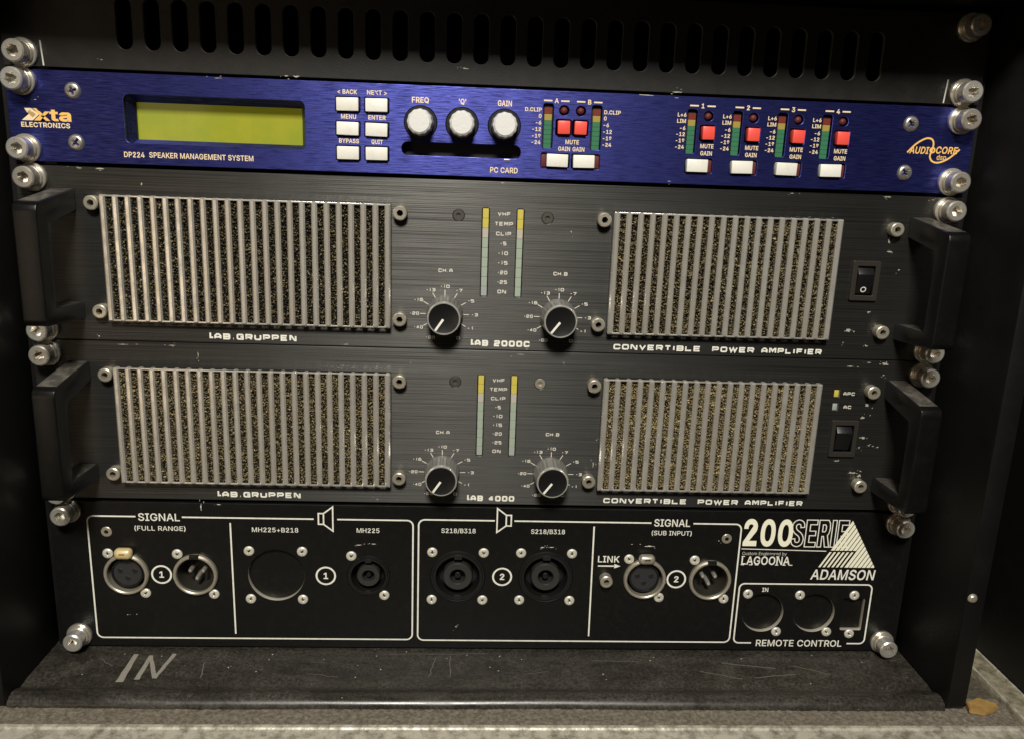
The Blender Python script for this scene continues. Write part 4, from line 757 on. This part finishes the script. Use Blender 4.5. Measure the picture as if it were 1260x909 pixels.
for p, L_ in ((a1, ((204.5, -68.5, 1.6, 3.6), (205.5, -74.6, 3.2, 1.0), (212, -84, 1.6, .8), (199, -107, 2, 1), (188.5, -117.5, 4, 2), (187, -124, 1.2, 1.2), (200, -125.5, 2.0, .9), (36, -69.5, .8, 1.6), (-180, -53, 1, 1.6), (-207, -131, 1, 1), (150, -46.2, 3, .5), (200, -46.3, 5, .7), (-200, -46.2, 5, .7), (0, -46.1, 2, .4), (-80, -132, 3, .5), (-210, -46.2, 3, .5), (225, -47, 2, .5))),
              (a2, ((212, -135.2, 4, 1.4), (203, -134.6, 3, .6), (193, -137, 4, 1), (212, -141.5, 1.6, .9), (205, -158.6, 2.2, 2.0), (204, -166, 3.4, 2.2), (205.2, -177.6, 4, 1.8), (209.5, -182, 1.2, .8), (212, -182.5, 1.6, .7), (214.5, -183, 1.3, .8), (192, -191.5, 3.6, .8), (202, -198.5, 5.5, 1.6), (206.5, -200, 3.0, 2.0), (204, -183.5, 1, 1.4), (-157, -139.5, .7, 4), (35.8, -139, .8, 1.2), (56, -182, .8, .8), (-64, -219, 2, .5), (55, -196, .8, 4), (-195, -135, 6, .5), (-170, -134.9, 4, .5), (12, -135, 5, .5), (-46, -141, .8, .8)))):
    for x, z, w, h in L_: chip(p, x, z, w, h)

# ================================================================== connector panel
pp = thing('connector_panel', (0, 0, -310.8), 'black connector panel with round sockets, white outlines and lettering, lowest in the rack', 'connector panel')
XF = [(-202.5, -265.4), (88.7, -265.0)]; XM = [(-164.7, -265.4), (126.8, -265.3)]
SPK = [(-18.5, -265.0), (31.7, -264.8)]; SPS = (-68.9, -265.2); BLANK = (-120.4, -265.6); RB = [(160.4, -286.3), (191.1, -286.2)]
hl = [circ(x, z, 10.6) for x, z in XF+XM]+[circ(x, z, 14.0, 48) for x, z in SPK]+[circ(*SPS, 10.6)]+[circ(*BLANK, 15.6, 56)]+[circ(x, z, 12.2, 48) for x, z in RB]+[rrect(214.3, -286.8, 12.6, 20.5, 0.8)]
plate('panel', rrect(0, -266.7, 482.6, 88.0, 0.8), hl, 3.0, 0.25, [PATCH, BARE], (0, 0, -266.7), pp, hole_mat=True)
plate('back_plate', rrect(0, -266.7, 446, 86, 0.8), [circ(x, z, 10.4) for x, z in XF+XM]+[circ(x, z, 13.5) for x, z in SPK]+[circ(*SPS, 10.2)], 1.5, 0.1, [PATCH, PATCH], (0, 3.1, -266.7), pp)
cav = box('socket_cavity', -223, 223, 24, 26, -309, -224, DARK, pp)
def ringmesh(r_o, r_i, h): return finish(lathe([(r_i, 6), (r_i, -h+0.5), (r_i+0.5, -h), (r_o-0.7, -h), (r_o, -h+0.8), (r_o, 0)], 56), 'shell_ring', NICKEL)
RING = ringmesh(12.2, 10.3, 2.6)
INS_ = finish(lathe([(0.01, 0.6), (8.2, 0.6), (8.7, 1.0), (8.7, 8)], 40), 'insert', mat('socket_insert', (0.028, 0.028, 0.03), 0.4))
LATCH = finish(bm_box(9.8, 5.8, 6.2, 2.6, 5), 'latch', BRASS); LATCHD = finish(bm_box(9.4, 5.6, 5.6, 2.4, 4), 'latch', NICKEL)
CUP = finish(lathe([(10.3, -1.0), (9.9, -0.6), (9.7, 13.0), (0.01, 13.0)], 48), 'cup', mat('dusty_grey_insert', (0.03, 0.027, 0.022), 0.45))
PIN = finish(lathe([(0.01, 0.4), (0.9, 0.8), (1.25, 1.8), (1.25, 13)], 16), 'pin', STEEL)
HOLE = finish(lathe([(0.01, 0.45), (1.35, 0.45), (1.5, 0.6)], 20), 'pin_hole', DARK)
for k, (x, z) in enumerate(XF):
    f = put('cable_socket', RING, (x, 0, z), pp); put('insert', INS_, (x, 0, z), f)
    for hx, hz in ((-4.0, 1.1), (4.0, 1.1), (0, -3.4)): put('pin_hole', HOLE, (x+hx, 0, z+hz), f)
    bm = lathe([(8.5, 0.8), (8.5, -0.4), (7.9, -0.4), (7.6, 0.5)], 40)
    put('insert_rim', finish(bm, 'insert_rim', BPLA), (x, 0, z), f)
    la = put('latch', LATCH if k == 0 else LATCHD, (x, -2.6, z+13.3), f); box('latch_groove', x-1.6, x+1.6, -5.5, -5.2, z+13.5, z+14.2, BPLA, la, 0.1)
    scr('connector_screw', CSK, x-9.6, z+12.0, pp); scr('connector_screw', CSK, x+9.4, z-12.0, pp)
for k, (x, z) in enumerate(XM):
    f = put('cable_plug', RING, (x, 0, z), pp); put('cup', CUP, (x, 0, z), f)
    for hx, hz in ((-3.6, 1.4), (3.6, 1.4), (0, -3.2)): put('pin', PIN, (x+hx, 0, z+hz), f)
    box('key_notch', x-2.6, x+2.6, -2.75, -1.0, z+10.0, z+12.4, BPLA, f, 0.2)
    scr('connector_screw', CSK, x-9.7, z+12.1, pp); scr('connector_screw', CSK, x+9.4, z-12.2, pp)
def spk_mesh(k):
    return finish(lathe([(0.01*k, 7), (1.1*k, 7), (1.3*k, 1.2), (1.1*k, 0.9), (0.01*k, 0.8)], 40), 'core_pin', BPLA)
SPKM = mat('speaker_socket_plastic', (0.032, 0.031, 0.029), 0.3)
FL = finish(lathe([(12.2, 10), (12.2, -0.5), (12.6, -1.2), (13.9, -1.3), (14.3, -0.5), (15.0, -0.5), (15.3, -0.9), (15.7, -0.4), (15.8, 0)], 64), 'socket_flange', BPLA)
CORE = finish(lathe([(4.3, 9), (4.3, -0.2), (4.8, -0.8), (7.8, -0.8), (8.3, -0.2), (8.4, 10)], 48), 'socket_core', SPKM)
FLOORM = finish(lathe([(0.01, 9), (12, 9)], 32), 'socket_floor', DARK)
def speaker_socket(x, z, s):
    f = put('speaker_socket', FL, (x, 0, z), pp, scale=(s, 1, s)); ORG[f.name] = (x, 0, z)
    put('socket_core', CORE, (x, 0, z), f); put('core_pin', spk_mesh(1.4), (x, 0, z), f); put('socket_floor', FLOORM, (x, 0, z), f)
    for zz in (12.4, -12.4): put('key_notch', finish(bm_box(4.4, 1.0, 2.8, 0.1, 1), 'key_notch', DARK), (x, -1.15, z+zz), f)
    return f
for x, z in SPK:
    speaker_socket(x, z, 1.0)
    for dx in (-14.6, 14.4):
        for dz in (14.7, -14.7): scr('connector_screw', CSK, x+dx, z+dz, pp)
speaker_socket(*SPS, 0.775)
scr('connector_screw', CSK, -78.4, -253.2, pp); scr('connector_screw', CSK, -60.0, -277.3, pp)
for x, z in ((-135, -250.9), (-105.7, -250.9), (-135, -280.3), (-105.9, -280.4)): scr('connector_screw', CSK, x, z, pp)
for x, z in ((150.4, -274.2), (169.7, -298.4), (181.3, -274.6), (200.0, -298.3), (213.8, -274.4), (213.9, -299.4)): scr('connector_screw', CSK, x, z, pp)
for x, z in RB:
    text('D', x, z+0.2, 1.6, BPLA, pp, 3.2, 0.0, y=2.95)
for x, z, m in ((-211.9, -240.5, CAPF), (134.5, -239.7, CAPF)): scr('socket_screw', CAPF, x, z, pp)
scr('socket_screw', CAPS, 66.1, -265.2, pp)
for x, z, k in ((-231.2, -227.9, 'hex'), (-231.3, -303.5, 'hex'), (232.9, -228.3, 'hex'), (234.2, -304.3, 'torx')): rack_bolt(x, z, pp, k)
# outlines
LW = 0.85
def arc(cx, cz, r, a0, a1, n=6): return [(cx+r*math.cos(R(a0+(a1-a0)*i/n)), cz+r*math.sin(R(a0+(a1-a0)*i/n))) for i in range(n+1)]
def frame(x0, x1, zt, zb, gap0, gap1, r=3.4):
    """outline starting right of the gap in the top edge, all the way round to its left"""
    return [(gap1, zt)]+arc(x1-r, zt-r, r, 90, 0)+arc(x1-r, zb+r, r, 0, -90)+arc(x0+r, zb+r, r, -90, -180)+arc(x0+r, zt-r, r, 180, 90)+[(gap0, zt)]
lines('outline', [(frame(-221.7, -44.0, -231.2, -305.4, -195.6, -86.0), False), ([(-170.6, -231.2), (-98.9, -231.2)], False)], LW, INK, pp)
lines('outline', [(frame(-40.9, 142.3, -230.6, -305.7, 1.6, 114.4), False), ([(12.6, -230.6), (90.3, -230.6)], False)], LW, INK, pp)
lines('divider_line', [([(-144.6, -234.2), (-144.4, -302.5)], False)], LW, INK, pp); lines('divider_line', [([(57.8, -233.2), (58.6, -302.4)], False)], LW, INK, pp)
# remote box: gap in its bottom edge
r_ = 3.0; x0, x1, zt, zb = 144.9, 223.8, -267.6, -306.0
lines('outline', [([(155.5, zb)]+arc(x0+r_, zb+r_, r_, -90, -180)+arc(x0+r_, zt-r_, r_, 180, 90)+arc(x1-r_, zt-r_, r_, 90, 0)+arc(x1-r_, zb+r_, r_, 0, -90)+[(213.3, zb)], False)], LW, INK, pp)
def spk_icon(cx, cz, s):
    lines('speaker_symbol', [([(cx-s*4.0, cz-3.2), (cx-s*1.2, cz-3.2), (cx-s*1.2, cz+3.2), (cx-s*4.0, cz+3.2)], True), ([(cx-s*1.2, cz+3.2), (cx+s*3.9, cz+7.2), (cx+s*3.9, cz-7.2), (cx-s*1.2, cz-3.2)], False)], 0.8, INK, pp)
spk_icon(-92.3, -231.0, 1); spk_icon(6.8, -230.4, -1)
text('SIGNAL', -183.0, -231.4, 4.4, INK, pp, 22.4, 0.022); text('(FULL RANGE)', -182.8, -238.0, 2.7, INK, pp, 27.6, 0.012)
text('SIGNAL', 102.2, -230.4, 4.4, INK, pp, 20.6, 0.022); text('(SUB INPUT)', 102.4, -236.6, 2.7, INK, pp, 23.0, 0.012)
text('MH225+B218', -120.2, -238.0, 2.7, INK, pp, 25.4, 0.012); text('MH225', -69.0, -237.6, 2.7, INK, pp, 12.6, 0.012)
text('S218/B318', -18.6, -237.0, 2.7, INK, pp, 19.2, 0.012); text('S218/B318', 31.8, -236.8, 2.7, INK, pp, 19.2, 0.012)
for n, x, z in (('1', -183.7, -265.9), ('1', -92.8, -265.6), ('2', 6.8, -265.0), ('2', 107.4, -265.3)):
    lines('number_ring', [(circ(x, z, 5.2, 40), True)], 1.0, INK, pp); text(n, x, z, 3.9, INK, pp, None, 0.04)
text('LINK', 67.4, -253.2, 4.0, INK, pp, 12.4, 0.025)
lines('arrow', [([(61.4, -257.5), (71.0, -257.5)], False)], 0.8, INK, pp); poly('arrow_head', [(70.8, -256.1), (74.4, -257.5), (70.8, -258.9)], INK, pp)
text('REMOTE CONTROL', 184.4, -306.0, 4.2, INK, pp, 51.8, 0.022); text('IN', 160.3, -271.4, 2.6, INK, pp, 3.6, 0.03)
# series emblem
INKC = mat('pale_yellow_print', (0.90, 0.87, 0.68), 0.5)
text('200', 143.9, -235.6, 16.6, INKC, pp, 28.6, 0.055, 'L', y=-0.1)
def outlined(paths, x, z0, w, h):
    lines('outlined_letter', [([(x+p[0]*w, z0+p[1]*h) for p in P], True) for P in paths], 0.55, INK, pp)
LE = [[(0, 0), (1, 0), (1, .17), (.36, .17), (.36, .42), (.92, .42), (.92, .59), (.36, .59), (.36, .83), (1, .83), (1, 1), (0, 1)]]
LR = [[(0, 0), (.34, 0), (.34, .40), (.48, .40), (.68, 0), (1.06, 0), (.82, .43), (.95, .53), (1, .71), (.95, .89), (.8, 1), (0, 1)], [(.34, .57), (.55, .57), (.64, .63), (.64, .77), (.55, .83), (.34, .83)]]
cs_ = smooth_path([(.84, .72), (.78, .86), (.5, .92), (.22, .85), (.17, .70), (.32, .57), (.66, .45), (.83, .30), (.76, .14), (.5, .08), (.22, .14), (.15, .29)], 3)
side = []
for sgn in (1, -1):
    q = []
    for i, p in enumerate(cs_):
        a_, b_ = cs_[max(i-1, 0)], cs_[min(i+1, len(cs_)-1)]; d = Vector((b_[0]-a_[0], (b_[1]-a_[1])*2.2)).normalized(); q.append((p[0]-d.y*0.155*sgn, p[1]+d.x*0.155*sgn/2.0))
    side.append(q)
LS = [side[0]+side[1][::-1]]
z_b, z_h = -243.9, 16.6
outlined(LS, 171.8, z_b, 7.2, z_h); outlined(LE, 180.0, z_b, 6.3, z_h); outlined(LR, 187.4, z_b, 6.6, z_h); outlined([[(0, 0), (1, 0), (1, 1), (0, 1)]], 195.2, z_b, 2.3, z_h); outlined(LE, 198.8, z_b, 6.0, z_h)
lines('rule_line', [([(143.6, -245.7), (193.4, -246.5)], False)], 0.5, INK, pp)
text('Custom Engineered by', 144.4, -248.5, 1.9, INKG, pp, 26.0, 0.0, 'L')
text('LAGOONA', 144.4, -252.9, 5.2, INK, pp, 28.4, 0.03, 'L')
for x, z in ((144.2, -250.4), (144.2, -255.6), (149.0, -255.6), (152.6, -255.6), (164.4, -250.4), (164.3, -255.6), (168.6, -255.6), (172.6, -255.6)): lines('serif', [([(x, z), (x+1.9, z)], False)], 0.5, INK, pp, y=-0.08)
text('ADAMSON', 186.0, -261.3, 6.4, INK, pp, 38.4, 0.028, 'L', shear=0.12)
# pyramid of slanting stripes: apex, right slope, base
ax, az, bx, bz = 206.6, -227.4, 223.4, -256.6
N_ = 13; SL = 1.75
def slope(t): return (ax+(bx-ax)*t, az+(bz-az)*t)
def fall(p, z): return (p[0]-(p[1]-z)/SL, z)
for i in range(N_):
    p, q = slope(i/N_), slope((i+0.8)/N_); zc = -246.0 if fall(p, bz)[0] < 203.0 else bz
    poly('emblem_stripe', [p, q, fall(q, min(zc, q[1])), fall(p, zc)], INKC, pp, y=-0.12-0.003*i)
    if zc > bz:
        q = slope((i+0.5)/N_); poly('emblem_stripe', [fall(p, -247.0), fall(q, -247.0), fall(q, bz), fall(p, bz)], INKC, pp, y=-0.08)
for x, z, w, h in ((-160, -225, .7, 5), (-150, -223.4, 3, .5), (90.5, -244.9, 6, .9), (29, -246.5, 3, .9), (34, -246.3, 3.2, .6), (30, -250, 1, .8), (-18.6, -297, 1.6, .6), (-204, -291, .9, .6), (-199, -290.6, .8, .6), (-66, -245.8, 3, .8), (-74, -246.5, 4, .5), (-33, -263, .8, 1), (130, -241, .8, .8)): chip(pp, x, z, w, h, m=INKG)
